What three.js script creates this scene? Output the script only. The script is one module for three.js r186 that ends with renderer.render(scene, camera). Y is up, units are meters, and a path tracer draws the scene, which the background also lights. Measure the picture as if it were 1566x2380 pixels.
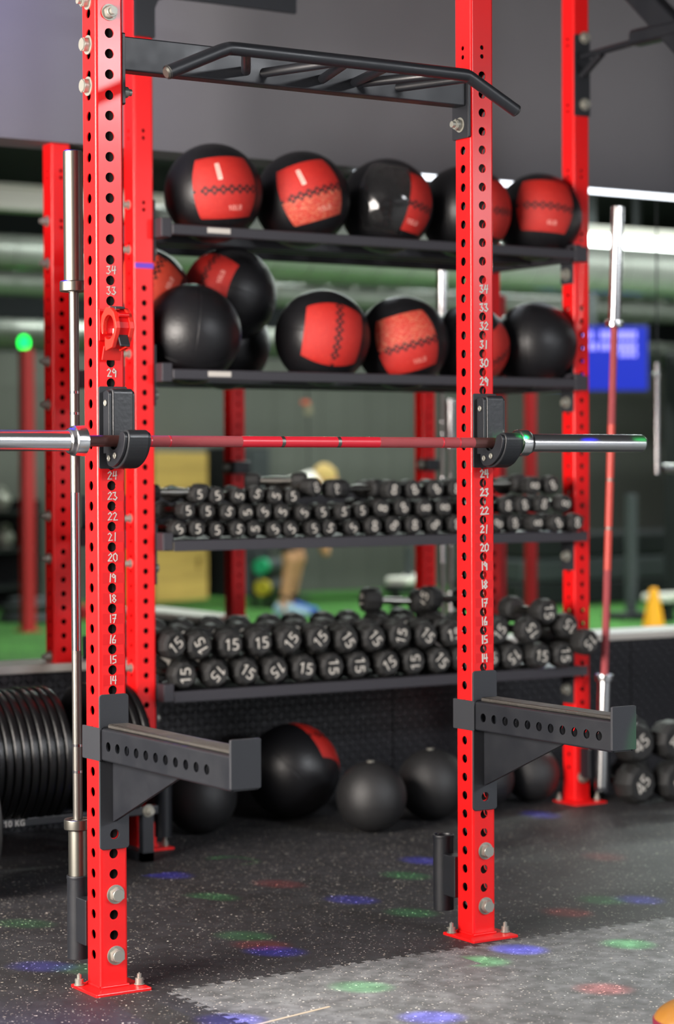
import * as THREE from 'three';
import { RoundedBoxGeometry } from 'three/addons/geometries/RoundedBoxGeometry.js';
import { mergeGeometries, toCreasedNormals } from 'three/addons/utils/BufferGeometryUtils.js';
import { RectAreaLightUniformsLib } from 'three/addons/lights/RectAreaLightUniformsLib.js';
import { MarchingCubes } from 'three/addons/objects/MarchingCubes.js';
import { FontLoader } from 'three/addons/loaders/FontLoader.js';

// ---------------------------------------------------------------- camera, light, exposure
RectAreaLightUniformsLib.init();
const scene = new THREE.Scene();
scene.background = new THREE.Color(0x050608);
const camera = new THREE.PerspectiveCamera(26.05, 1566 / 2380, 0.1, 80);
camera.position.set(-2.4675, 1.286, 4.9683);
camera.rotation.set(-0.01806, -0.5654, -0.00389, 'YXZ');
camera.focus = 5.72;
camera.userData.fStop = 2.1;
const renderer = new THREE.WebGLRenderer({ antialias: true });
renderer.toneMapping = THREE.LinearToneMapping;
renderer.toneMappingExposure = 2.08;
renderer.shadowMap.enabled = true;

// lamps of the place: [what, position, size, looks towards, colour, strength]
const AREA = [
  ['window', [-3.6, 2.0, 0.5], [2.6, 2.0], 'left wall', 0xfff6ee, 19],
  ['ceiling_light', [2.9, 3.5, 5.8], [1.2, 1.4], 'square one in front of the racks', 0xf6f8ff, 46],
  ['ceiling_light', [8.2, 3.5, 9.7], [1.2, 1.4], 'square one far to the right', 0xf6f8ff, 40],
  ['ceiling_light', [6.4, 3.5, 13.0], [1.2, 1.4], 'square one at the front end', 0xf6f8ff, 26],
  ['ceiling_light', [10.4, 3.5, 13.0], [1.2, 1.4], 'square one in the front right corner', 0xf6f8ff, 26],
];
const HALL = [ // tubes of the far hall
  [4.5, 3.6, -5.6], [8.0, 3.6, -5.6], [11.5, 3.6, -5.6], [6.0, 3.7, -9.4], [9.6, 3.7, -9.4], [13.2, 3.7, -9.4], [7.4, 3.7, -13.0], [11, 3.7, -13.0],
];
const HALL_STRENGTH = 40;
const WASH = { from: [0.1, 3.4, -1.5], to: [0.5, 3.0, -2.35], colour: 0x2a2cff, power: 1.5 };
const SPOT_FROM = [2.3, 3.3, 2.2];
const SPOTS = [
  [0x1212ff, 1.0, [[-0.04, -0.3], [0.85, -1.29], [0.56, -0.12], [1.12, -0.61], [1.68, -1.04], [1.12, 0.22], [1.84, -0.13], [0.5, 0.7], [0.09, 0.46], [2.6, -1.6]]],
  [0x10ff70, 0.42, [[0.37, -1.37], [0.15, -0.83], [0.79, -0.88], [0.59, -0.34], [1.16, -1.4], [1.48, -0.85], [1.16, -0.35], [0.95, 0.28], [0.53, 0.35], [1.74, -0.19], [1.41, 0.33], [0.04, -0.21]]],
  [0xff2020, 0.5, [[1.07, -0.95], [0.57, -0.21], [1.54, -0.1], [1.02, 0.7], [2.22, -0.77]]],
];
const SPOT_POWER = 230;

// ---------------------------------------------------------------- helpers
function rng(seed) { let a = seed >>> 0; return () => { a = (a + 0x6d2b79f5) | 0; let t = Math.imul(a ^ (a >>> 15), 1 | a); t = (t + Math.imul(t ^ (t >>> 7), 61 | t)) ^ t; return ((t ^ (t >>> 14)) >>> 0) / 4294967296; }; }
const R = rng(7), V = (x, y, z) => new THREE.Vector3(x, y, z), rad = (d) => d * Math.PI / 180;
const counts = {};
function numbered(name) { const n = counts[name] = (counts[name] ?? -1) + 1; return n ? name + '_' + String(n).padStart(3, '0') : name; }
function boxUV(g) { // uv in metres by the main axis of each normal
  g = g.index ? g.toNonIndexed() : g;
  const p = g.attributes.position, n = g.attributes.normal, uv = new Float32Array(p.count * 2);
  for (let i = 0; i < p.count; i++) {
    const ax = Math.abs(n.getX(i)), ay = Math.abs(n.getY(i)), az = Math.abs(n.getZ(i));
    const [u, v] = ay >= ax && ay >= az ? [p.getX(i), p.getZ(i)] : ax >= az ? [p.getZ(i), p.getY(i)] : [p.getX(i), p.getY(i)];
    uv[2 * i] = u; uv[2 * i + 1] = v;
  }
  g.setAttribute('uv', new THREE.BufferAttribute(uv, 2));
  return g;
}
function join(list, keepUV) {
  const gs = [].concat(list).map((g) => { g = g.index ? g.toNonIndexed() : g; for (const k of Object.keys(g.attributes)) if (!['position', 'normal', 'uv'].includes(k)) g.deleteAttribute(k); return g; });
  const g = gs.length === 1 ? gs[0] : mergeGeometries(gs);
  return keepUV ? g : boxUV(g);
}
function obj(name, geo, mat, parent = scene, keepUV = false) {
  const m = new THREE.Mesh(join(geo, keepUV), mat);
  m.name = parent === scene ? numbered(name) : name;
  m.castShadow = m.receiveShadow = true; parent.add(m); return m;
}
function meshOf(name, geo, mat, parent) { const m = new THREE.Mesh(geo, mat); m.name = name; m.castShadow = m.receiveShadow = true; parent.add(m); return m; }
function tag(o, label, category, group) { Object.assign(o.userData, { label, category }); if (group) o.userData.group = group; return o; }
function thing(name, label, category, [x, y, z] = [0, 0, 0], turn = 0, group) {
  const o = new THREE.Group(); o.name = numbered(name); o.position.set(x, y, z); o.rotation.y = turn; scene.add(o);
  return tag(o, label, category, group);
}
function struct(name, geo, mat, parent = scene) { const m = obj(name, geo, mat, parent); if (parent === scene) m.userData.kind = 'structure'; return m; }
function dup(root, [x, y, z], label, group) { const r = root.clone(); r.name = numbered(root.name.replace(/_\d+$/, '')); r.userData = { ...root.userData, label }; if (group) r.userData.group = group; r.position.set(x, y, z); scene.add(r); return r; }
const box = (w, h, d, x = 0, y = 0, z = 0, r = 0) => { const g = r ? new RoundedBoxGeometry(w, h, d, 2, Math.min(r, w / 2.01, h / 2.01, d / 2.01)) : new THREE.BoxGeometry(w, h, d); g.translate(x, y, z); return g; };
const span = (x0, x1, y0, y1, z0, z1, r = 0) => box(x1 - x0, y1 - y0, z1 - z0, (x0 + x1) / 2, (y0 + y1) / 2, (z0 + z1) / 2, r);
const cyl = (r, h, x = 0, y = 0, z = 0, axis = 'y', seg = 24, r2 = r) => { const g = new THREE.CylinderGeometry(r, r2, h, seg); if (axis === 'x') g.rotateZ(-Math.PI / 2); if (axis === 'z') g.rotateX(Math.PI / 2); g.translate(x, y, z); return g; };
function rod(a, b, r, seg = 14, r2 = r) { const d = b.clone().sub(a), g = new THREE.CylinderGeometry(r2, r, d.length(), seg); g.applyQuaternion(new THREE.Quaternion().setFromUnitVectors(V(0, 1, 0), d.clone().normalize())); g.translate(...a.clone().add(b).multiplyScalar(0.5).toArray()); return g; }
const lathe = (pts, seg = 32, axis = 'y') => { const g = new THREE.LatheGeometry(pts.map((p) => new THREE.Vector2(p[0], p[1])), seg); if (axis === 'x') g.rotateZ(-Math.PI / 2); if (axis === 'z') g.rotateX(Math.PI / 2); return g; };
const shapeOf = (pts) => { const s = new THREE.Shape(); pts.forEach((p, i) => (i ? s.lineTo(p[0], p[1]) : s.moveTo(p[0], p[1]))); return s; };
function rrect(w, h, r, cx = 0, cy = 0) { const s = new THREE.Shape(), x = cx - w / 2, y = cy - h / 2; s.moveTo(x + r, y); s.lineTo(x + w - r, y); s.absarc(x + w - r, y + r, r, -Math.PI / 2, 0); s.lineTo(x + w, y + h - r); s.absarc(x + w - r, y + h - r, r, 0, Math.PI / 2); s.lineTo(x + r, y + h); s.absarc(x + r, y + h - r, r, Math.PI / 2, Math.PI); s.lineTo(x, y + r); s.absarc(x + r, y + r, r, Math.PI, 1.5 * Math.PI); return s; }
const hole = (x, y, r) => { const p = new THREE.Path(); p.absarc(x, y, r, 0, Math.PI * 2, true); return p; };
const ext = (s, d, bevel = 0, cs = 10) => new THREE.ExtrudeGeometry(s, bevel ? { depth: d - 2 * bevel, bevelEnabled: true, bevelSize: bevel, bevelOffset: -bevel, bevelThickness: bevel, bevelSegments: 2, curveSegments: cs } : { depth: d, bevelEnabled: false, curveSegments: cs });

// ---------------------------------------------------------------- textures
function noiseGrid(n, seed) { const r = rng(seed), a = new Float32Array(n * n); for (let i = 0; i < n * n; i++) a[i] = r(); return (x, y) => { const xi = Math.floor(x), yi = Math.floor(y), fx = x - xi, fy = y - yi, s = fx * fx * (3 - 2 * fx), t = fy * fy * (3 - 2 * fy), g = (i, j) => a[((j % n) + n) % n * n + ((i % n) + n) % n]; return (g(xi, yi) * (1 - s) + g(xi + 1, yi) * s) * (1 - t) + (g(xi, yi + 1) * (1 - s) + g(xi + 1, yi + 1) * s) * t; }; }
function tex(n, fn, { srgb = false, repeat = 1 } = {}) {
  const d = new Uint8Array(n * n * 4);
  for (let j = 0; j < n; j++) for (let i = 0; i < n; i++) { const c = fn(i / n, j / n, i, j), k = 4 * (j * n + i); if (typeof c === 'number') d[k] = d[k + 1] = d[k + 2] = Math.max(0, Math.min(255, c * 255)); else for (let q = 0; q < 3; q++) d[k + q] = Math.max(0, Math.min(255, c[q] * 255)); d[k + 3] = 255; }
  const t = new THREE.DataTexture(d, n, n); t.wrapS = t.wrapT = THREE.RepeatWrapping; t.magFilter = THREE.LinearFilter; t.minFilter = THREE.LinearMipmapLinearFilter; t.generateMipmaps = true;
  if (srgb) t.colorSpace = THREE.SRGBColorSpace; t.repeat.set(repeat, repeat); t.needsUpdate = true; return t;
}
function canvasTex(w, h, draw, srgb = true) { const c = document.createElement('canvas'); c.width = w; c.height = h; draw(c.getContext('2d'), w, h); const t = new THREE.CanvasTexture(c); if (srgb) t.colorSpace = THREE.SRGBColorSpace; t.anisotropy = 4; return t; }
const fbm = (seed, base, oct) => { const g = Array.from({ length: oct }, (_, o) => noiseGrid(base << o, seed + o)); return (u, v) => { let s = 0, a = 0.5, t = 0; for (let o = 0; o < oct; o++) { s += a * g[o](u * (base << o), v * (base << o)); t += a; a *= 0.5; } return s / t; }; };
const grainTex = (() => { const f = fbm(11, 32, 4); return tex(512, (u, v) => f(u, v), { repeat: 4 }); })();
const fineGrain = (() => { const f = fbm(23, 128, 2); return tex(512, (u, v) => f(u, v), { repeat: 6 }); })();
const smudgeRough = (() => { const f = fbm(31, 8, 5); return tex(512, (u, v) => 0.55 + 0.5 * f(u, v), { repeat: 2 }); })();
const brushed = (() => { const r = rng(5), row = Float32Array.from({ length: 512 }, () => r()), f = fbm(41, 16, 4); return tex(512, (u, v, i, j) => 0.6 + 0.25 * row[j] + 0.3 * (f(u, v) - 0.5), { repeat: 3 }); })();
const knurlBump = tex(256, (u, v) => { const a = Math.abs(((u + v) * 16) % 1 - 0.5), b = Math.abs(((u - v + 4) * 16) % 1 - 0.5); return Math.min(1, 2 * Math.min(a, b) + 0.2); }, { repeat: 20 });
const matBump = tex(512, (u, v) => { // embossed lozenge pattern, 8 by 8 cells to the tile
  const x = u * 8, y = v * 8, cx = x - Math.floor(x) - 0.5, cy = y - Math.floor(y) - 0.5, odd = (Math.floor(x) + Math.floor(y)) % 2, a = odd ? cx + cy : cx - cy, b = odd ? cx - cy : cx + cy;
  return Math.max(0, 1 - Math.max((a / 0.62) ** 2, (b / 0.24) ** 2) - 0.1 * Math.abs(a)) > 0.02 ? 1 - 0.6 * (b / 0.24) ** 2 : 0;
}, { repeat: 5 });
const wallTone = (() => { const f = fbm(51, 6, 5); return tex(512, (u, v) => { const t = 0.9 + 0.16 * (f(u, v) - 0.5); return [t, t, t * 0.995]; }, { repeat: 0.4 }); })();
function specks(seed, base, list, n) {
  const N = 2048, d = new Uint8Array(N * N * 4), f = fbm(seed, 64, 5), h = fbm(seed + 9, 5, 4);
  for (let j = 0; j < N; j++) for (let i = 0; i < N; i++) { const t = 0.8 + 0.55 * (f(i / N, j / N) - 0.5) + 0.35 * (h(i / N, j / N) - 0.5), k = 4 * (j * N + i); for (let q = 0; q < 3; q++) d[k + q] = base[q] * t; d[k + 3] = 255; }
  const r = rng(seed);
  for (let s = 0; s < n; s++) {
    const x0 = r() * N, y0 = r() * N, a = r() * 6.3, w = 0.9 + 2.0 * r() * r(), l = w * (0.7 + 1.3 * r()), c = list[Math.floor(r() * list.length)], b = 0.65 + 0.5 * r(), m = Math.ceil(l + w), ca = Math.cos(a), sa = Math.sin(a);
    for (let y = -m; y <= m; y++) for (let x = -m; x <= m; x++) { const p = Math.abs(x * ca + y * sa) / l, q = Math.abs(-x * sa + y * ca) / w; if (p < 1 && q < 1 && p + q < 1.5) { const k = 4 * ((Math.round(y0 + y) + N) % N * N + (Math.round(x0 + x) + N) % N); for (let z = 0; z < 3; z++) d[k + z] = Math.min(255, c[z] * b); } }
  }
  const t = new THREE.DataTexture(d, N, N); t.wrapS = t.wrapT = THREE.RepeatWrapping; t.magFilter = THREE.LinearFilter; t.minFilter = THREE.LinearMipmapLinearFilter; t.generateMipmaps = true; t.colorSpace = THREE.SRGBColorSpace; t.repeat.set(0.5, 0.5); t.needsUpdate = true; return t;
}
const darkFloorMap = specks(101, [50, 50, 53], [[196, 186, 170], [214, 208, 196], [150, 140, 128], [170, 165, 160]], 11000);
const greyFloorMap = specks(202, [130, 132, 133], [[226, 220, 208], [236, 232, 224], [60, 60, 62], [205, 196, 184], [90, 90, 92]], 17000);
const turfMap = (() => { const f = fbm(61, 64, 4), h = fbm(67, 4, 3); return tex(512, (u, v) => { const t = 0.75 + 0.5 * (f(u, v) - 0.5) + 0.2 * (h(u, v) - 0.5); return [0.37 * t, 0.68 * t, 0.27 * t]; }, { srgb: true, repeat: 0.7 }); })();
const woodMap = (() => { const f = fbm(71, 6, 5); return tex(512, (u, v) => { const t = f(u * 0.25, v * 3), s = 0.82 + 0.2 * t; return [0.82 * s, 0.67 * s, 0.36 * s]; }, { srgb: true, repeat: 1 }); })();
const ballBump = (() => { const f = fbm(81, 96, 2); return tex(1024, (u, v) => { let h = 0.6 + 0.3 * f(u, v); for (let k = 0; k < 4; k++) { const d = Math.abs(((u * 4 + 0.5) % 1) - 0.5) / 4; if (d < 0.0035) h -= 0.5 * (1 - d / 0.0035); } return h; }); })();

// ---------------------------------------------------------------- materials
const std = (o) => new THREE.MeshStandardMaterial(o), phy = (o) => new THREE.MeshPhysicalMaterial(o);
const M = {
  red: phy({ color: new THREE.Color(0xe41416), roughness: 0.6, specularIntensity: 0.3, roughnessMap: smudgeRough, bumpMap: grainTex, bumpScale: 0.00012, clearcoat: 0.5, clearcoatRoughness: 0.2 }),
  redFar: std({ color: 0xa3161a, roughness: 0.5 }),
  ductGrey: std({ color: 0x82847e, roughness: 0.55, metalness: 0.3, roughnessMap: brushed }),
  bore: std({ color: 0x1a1213, roughness: 0.7, side: THREE.DoubleSide }),
  redTape: phy({ color: new THREE.Color(0xd60c10), roughness: 0.4, specularIntensity: 0.6 }),
  black: phy({ color: new THREE.Color(0x1a1c21), roughness: 0.5, roughnessMap: smudgeRough, bumpMap: fineGrain, bumpScale: 0.0001, clearcoat: 0.15, clearcoatRoughness: 0.4 }),
  blackPlate: std({ color: 0x26282d, roughness: 0.6, bumpMap: fineGrain, bumpScale: 0.0001 }),
  plastic: std({ color: 0x232528, roughness: 0.42, roughnessMap: smudgeRough, bumpMap: grainTex, bumpScale: 0.0003 }),
  strip: std({ color: 0x3b3834, roughness: 0.7, bumpMap: grainTex, bumpScale: 0.0015, roughnessMap: smudgeRough }),
  zinc: std({ color: 0x96958c, roughness: 0.48, metalness: 0.5, roughnessMap: smudgeRough }),
  chrome: std({ color: 0xd4d4d4, roughness: 0.2, metalness: 1 }),
  chromeDark: std({ color: 0x77746f, roughness: 0.34, metalness: 0.9, bumpMap: knurlBump, bumpScale: 0.0002 }),
  steel: std({ color: 0x8f8d84, roughness: 0.36, metalness: 1 }),
  cerakote: std({ color: 0xd82436, roughness: 0.32 }),
  knurlRed: std({ color: 0xa4464a, roughness: 0.62, bumpMap: knurlBump, bumpScale: 0.0005 }),
  knurlWorn: std({ color: 0x5a3733, roughness: 0.5, metalness: 0.3, bumpMap: knurlBump, bumpScale: 0.0005 }),
  rubber: std({ color: 0x1f1f1f, roughness: 0.55, bumpMap: fineGrain, bumpScale: 0.0003 }),
  rubberShiny: std({ color: 0x0b0b0c, roughness: 0.27, bumpMap: fineGrain, bumpScale: 0.0002 }),
  vinyl: phy({ color: new THREE.Color(0x131316), roughness: 0.42, bumpMap: ballBump, bumpScale: 0.0015 }),
  slam: std({ color: 0x222223, roughness: 0.45, bumpMap: fineGrain, bumpScale: 0.0004 }),
  handle: std({ color: 0x85837e, roughness: 0.3, metalness: 1 }),
  numberGrey: std({ color: 0xcac5bc, roughness: 0.7 }),
  paintWhite: std({ color: 0xc4bfb8, roughness: 0.6 }),
  shelf: std({ color: 0x2e2c32, roughness: 0.5, bumpMap: fineGrain, bumpScale: 0.0002 }),
  shelfDark: std({ color: 0x1b1b20, roughness: 0.45 }),
  wall: std({ color: 0x747479, roughness: 0.85, map: wallTone }),
  wallFar: std({ color: 0x63645f, roughness: 0.8, map: wallTone }),
  ceiling: std({ color: 0x55565a, roughness: 0.9 }),
  ceilingFar: std({ color: 0x15171d, roughness: 0.85 }),
  ledge: std({ color: 0xcfcac2, roughness: 0.5 }),
  mat: std({ color: 0x26262a, roughness: 0.36, bumpMap: matBump, bumpScale: 0.012 }),
  floor: std({ color: 0xffffff, map: darkFloorMap, roughness: 0.62, bumpMap: fineGrain, bumpScale: 0.0004 }),
  floorGrey: std({ color: 0xffffff, map: greyFloorMap, roughness: 0.62, bumpMap: fineGrain, bumpScale: 0.0004 }),
  turf: std({ map: turfMap, roughness: 0.95, bumpMap: fineGrain, bumpScale: 0.004 }),
  wood: std({ map: woodMap, roughness: 0.6 }),
  duct: std({ color: 0xa9aba6, roughness: 0.5, metalness: 0.35, roughnessMap: brushed }),
  dark: std({ color: 0x14161a, roughness: 0.6 }),
  dim: std({ color: 0x3a3d41, roughness: 0.6 }),
  purple: std({ color: 0x6a3cc0, roughness: 0.5 }),
  tube: std({ color: 0xffffff, emissive: 0xf4fff8, emissiveIntensity: 6 }),
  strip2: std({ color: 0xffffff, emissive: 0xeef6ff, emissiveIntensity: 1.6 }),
  windowGlow: std({ color: 0xffffff, emissive: 0xfff4e6, emissiveIntensity: 3 }),
};
const fontR = await new FontLoader().loadAsync('fonts/droid/droid_sans_regular.typeface.json');
const font = await new FontLoader().loadAsync('fonts/droid/droid_sans_bold.typeface.json');
const glyphs = {};
function glyphGeo(text, h, depth = 0.0012) { // flat raised figures centred on the origin, facing +z
  const key = text + h; if (glyphs[key]) return glyphs[key];
  const g = ext([].concat(...(h < 0.05 && h !== 0.02 ? fontR : font).generateShapes(text, h)), depth, 0, 5); g.computeBoundingBox(); const b = g.boundingBox;
  g.translate(-(b.min.x + b.max.x) / 2, -(b.min.y + b.max.y) / 2, 0); return (glyphs[key] = g);
}
// hand-drawn figures: strokes on a unit cell
const STROKES = { 0: [[.5, 1, .1, .8, .05, .3, .4, 0, .85, .2, .9, .75, .5, 1]], 1: [[.5, 1, .48, 0]], 2: [[.1, .8, .5, 1, .85, .75, .1, .05, .95, .08]], 3: [[.1, .9, .7, .97, .45, .55, .9, .3, .5, 0, .05, .12]], 4: [[.25, 1, .1, .45, .9, .5], [.75, 1, .7, 0]], 5: [[.9, 1, .25, .95, .2, .55, .8, .5, .85, .15, .15, 0]], 6: [[.6, 1, .15, .45, .2, .05, .75, .05, .8, .4, .2, .42]], 7: [[.1, .95, .9, 1, .45, 0], [.2, .5, .85, .5]], 8: [[.5, .5, .15, .78, .5, 1, .85, .78, .5, .5, .1, .25, .5, 0, .9, .25, .5, .5]], 9: [[.85, .7, .4, 1, .1, .7, .45, .5, .85, .75, .75, 0]] };
function handwritten(text, h, w, seed) {
  const r = rng(seed), out = [], cw = h * 0.62; let x = -cw * text.length * 0.55;
  for (const ch of text) {
    const tilt = (r() - 0.5) * 0.2;
    for (const s of STROKES[ch]) for (let i = 0; i + 3 < s.length; i += 2) {
      const P = (k) => { const px = s[k] * cw, py = (s[k + 1] - 0.5) * h; return [x + px + tilt * py, py + (r() - 0.5) * 0.0012]; };
      const a = P(i), b = P(i + 2), l = Math.hypot(b[0] - a[0], b[1] - a[1]), g = new THREE.BoxGeometry(l + w * 0.8, w * (0.8 + 0.4 * r()), 0.0004);
      g.rotateZ(Math.atan2(b[1] - a[1], b[0] - a[0])); g.translate((a[0] + b[0]) / 2, (a[1] + b[1]) / 2, out.length * 0.00006); out.push(g);
    }
    x += cw * (ch === '1' ? 0.8 : 1.15);
  }
  return mergeGeometries(out);
}

// ---------------------------------------------------------------- shell of the building
const WZ = -2.32;                                              // front of the dividing wall
const X0 = -3.7, X1 = 12.5, ZF = 16, CY = 3.62, HX0 = -6.5, HX1 = 24, HZ = -15.3, HY = 4.05;
{
  // rubber floor with an interlocking seam between the black and the grey mats
  const tooth = [], pitch = 0.047, amp = 0.02, sx = 0.112, sz = 0.128;
  const zig = (n, f) => { for (let i = 0; i < n; i++) { const s = i * pitch; tooth.push(f(s, 0), f(s + pitch * 0.28, 0), f(s + pitch * 0.2, amp), f(s + pitch * 0.8, amp), f(s + pitch * 0.72, 0)); } };
  const nA = 180, nB = 190; // along -x from the far right to the corner, then along +z
  zig(nA, (s, a) => [sx + nA * pitch - s, sz - a]); tooth.push([sx, sz]); zig(nB, (s, a) => [sx - a + 0.0, sz + s + 0.001]);
  const endX = sx + nA * pitch, endZ = sz + nB * pitch;
  const flat = (pts, y) => { const g = ext(shapeOf(pts.map((p) => [p[0], -p[1]])), 0.12); g.rotateX(-Math.PI / 2); g.translate(0, y - 0.12, 0); return g; };
  const f = struct('floor', flat([[endX, sz], ...tooth, [sx, endZ], [sx, ZF], [X0, ZF], [X0, WZ], [X1, WZ], [X1, sz]], 0), M.floor);
  f.userData.label = 'black rubber floor with pale specks';
  const grey = obj('grey_mat', flat([[endX, sz], ...tooth, [sx, endZ], [sx, ZF], [X1, ZF], [X1, sz]], 0), M.floorGrey, f);
  grey.userData.label = 'light grey speckled rubber mats with interlocking edge';
  const line = span(-0.001, 0.24, 0, 0.0012, -0.004, 0.004); line.rotateY(0.23); line.translate(0.12, 0, 0.535);
  obj('scuff_line', line, std({ color: 0xc9b9a0, roughness: 0.8 }), f).userData.label = 'pale scuff line on the grey mat';
  const turf = struct('floor_turf', span(3.0, 13.5, -0.12, 0, HZ, -6.4), M.turf); turf.userData.label = 'green turf lane of the hall behind the low wall';
  struct('floor_hall', [span(HX0, HX1, -0.12, -0.001, -6.4, WZ - 0.24), span(HX0, 3.0, -0.12, -0.001, HZ, -6.4), span(13.5, HX1, -0.12, -0.001, HZ, -6.4)], M.rubber);
  // dividing wall: knee wall below, header above
  const knee = struct('wall_low', span(X0, X1, -0.12, 0.567, WZ - 0.23, WZ - 0.012), M.dark); knee.userData.label = 'low wall behind the racks, clad in black rubber';
  for (let x = X0; x < X1 - 0.01; x += 1.22) { const o = x + 0.02; obj('rubber_sheet', span(o, Math.min(o + 1.216, X1), 0, 0.567, WZ - 0.012, WZ, 0.002), M.mat, knee); }
  obj('wall_cap', span(X0, X1, 0.567, 0.597, WZ - 0.25, WZ + 0.006, 0.006), M.ledge, knee).userData.label = 'white ledge on top of the low wall';
  const side = struct('wall_low_side', span(2.66, 2.86, 0, 0.567, -5.15, -4.28), M.dark);
  obj('wall_cap', span(2.64, 2.88, 0.567, 0.597, -5.17, -4.26, 0.006), M.ledge, side);
  const head = struct('wall_back', span(X0, X1, 2.49, HY + 0.15, WZ - 0.2, WZ), M.wall); head.userData.label = 'grey painted header wall above the opening';
  obj('trim_strip', span(X0, X1, 2.478, 2.492, WZ - 0.2, WZ + 0.004), M.wall, head);
  // front room
  struct('wall_left', [span(X0 - 0.2, X0, -0.12, CY + 0.15, WZ - 0.2, ZF + 0.2)], M.wall);
  struct('wall_right', [span(X1, X1 + 0.2, -0.12, CY + 0.15, WZ, ZF + 0.2)], M.wall);
  struct('wall_front', [span(X0, X1, -0.12, CY + 0.15, ZF, ZF + 0.2)], M.wall);
  struct('ceiling', span(X0, X1, CY, CY + 0.15, WZ, ZF), M.ceiling);
  // hall behind
  struct('wall_hall_left', span(HX0 - 0.2, HX0, -0.12, HY + 0.15, HZ - 0.2, WZ - 0.2), M.wallFar);
  struct('wall_hall_right', span(HX1, HX1 + 0.2, -0.12, HY + 0.15, HZ - 0.2, WZ), M.wallFar);
  struct('wall_hall_near', span(X1, HX1, -0.12, HY + 0.15, WZ - 0.2, WZ), M.wallFar);
  const hb = struct('wall_hall_back', span(HX0, HX1, -0.12, 2.5, HZ - 0.2, HZ), M.wallFar);
  for (let x = 9.6; x < 13; x += 0.3) obj('wall_rib', span(x, x + 0.05, 0, 2.5, HZ, HZ + 0.01, 0.004), M.wallFar, hb);
  struct('wall_hall_upper', span(HX0, HX1, 2.5, HY + 0.15, HZ - 0.2, HZ + 0.02), M.ceilingFar);
  struct('ceiling_hall', span(HX0, HX1, HY, HY + 0.15, HZ, WZ - 0.2), M.ceilingFar);
}

// ---------------------------------------------------------------- lamps
AREA.forEach(([what, p, size, to, colour, power], i) => {
  const l = new THREE.RectAreaLight(colour, power, size[0], size[1]); scene.add(l); l.castShadow = true; l.name = what + '_lamp';
  if (what === 'window') {
    const w = thing('window_light', 'wide bright window in the left wall outside the frame', 'window', [X0 + 0.01, p[1], p[2]]);
    obj('window_frame', [span(0, 0.05, -1.0, 1.0, -1.36, -1.3), span(0, 0.05, -1.0, 1.0, 1.3, 1.36), span(0, 0.05, 0.97, 1.03, -1.36, 1.36), span(0, 0.05, -1.03, -0.97, -1.36, 1.36)], M.ledge, w);
    obj('pane', span(0, 0.012, -0.97, 0.97, -1.3, 1.3), M.windowGlow, w);
    l.position.set(X0 + 0.09, p[1], p[2]); l.lookAt(X0 + 5, p[1], p[2]);
  } else {
    const w = thing('ceiling_light', 'white ceiling light outside the frame, ' + to, 'light', [p[0], CY, p[2]], 0, 'ceiling lights of the front room');
    obj('housing', span(-size[0] / 2 - 0.03, size[0] / 2 + 0.03, -0.07, 0, -size[1] / 2 - 0.03, size[1] / 2 + 0.03, 0.01), M.ledge, w);
    obj('diffuser', span(-size[0] / 2, size[0] / 2, -0.08, -0.07, -size[1] / 2, size[1] / 2), M.tube, w);
    l.position.set(p[0], CY - 0.1, p[2]); l.lookAt(p[0], 0, p[2]);
  }
});
HALL.forEach(([x, y, z], i) => {
  const w = thing('tube_light', `long tube light hung under the dark hall ceiling, ${['left', 'middle', 'right'][i % 3]} one of the ${i < 3 ? 'nearest' : i < 6 ? 'middle' : 'farthest'} row`, 'light', [x, y, z], 0, 'tube lights of the hall');
  obj('housing', span(-1.25, 1.25, 0.0, 0.06, -0.08, 0.08, 0.01), M.ledge, w); obj('tube', cyl(0.035, 2.4, 0, -0.02, 0, 'x', 12), M.tube, w);
  obj('hanger', [cyl(0.008, HY - y - 0.06, -1, (HY - y + 0.06) / 2, 0), cyl(0.008, HY - y - 0.06, 1, (HY - y + 0.06) / 2, 0)], M.dim, w);
  const l = new THREE.RectAreaLight(0xf2fff6, HALL_STRENGTH, 2.4, 0.16); l.name = 'tube_lamp'; l.position.set(x, y - 0.07, z); l.lookAt(x, 0, z); scene.add(l);
});
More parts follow.
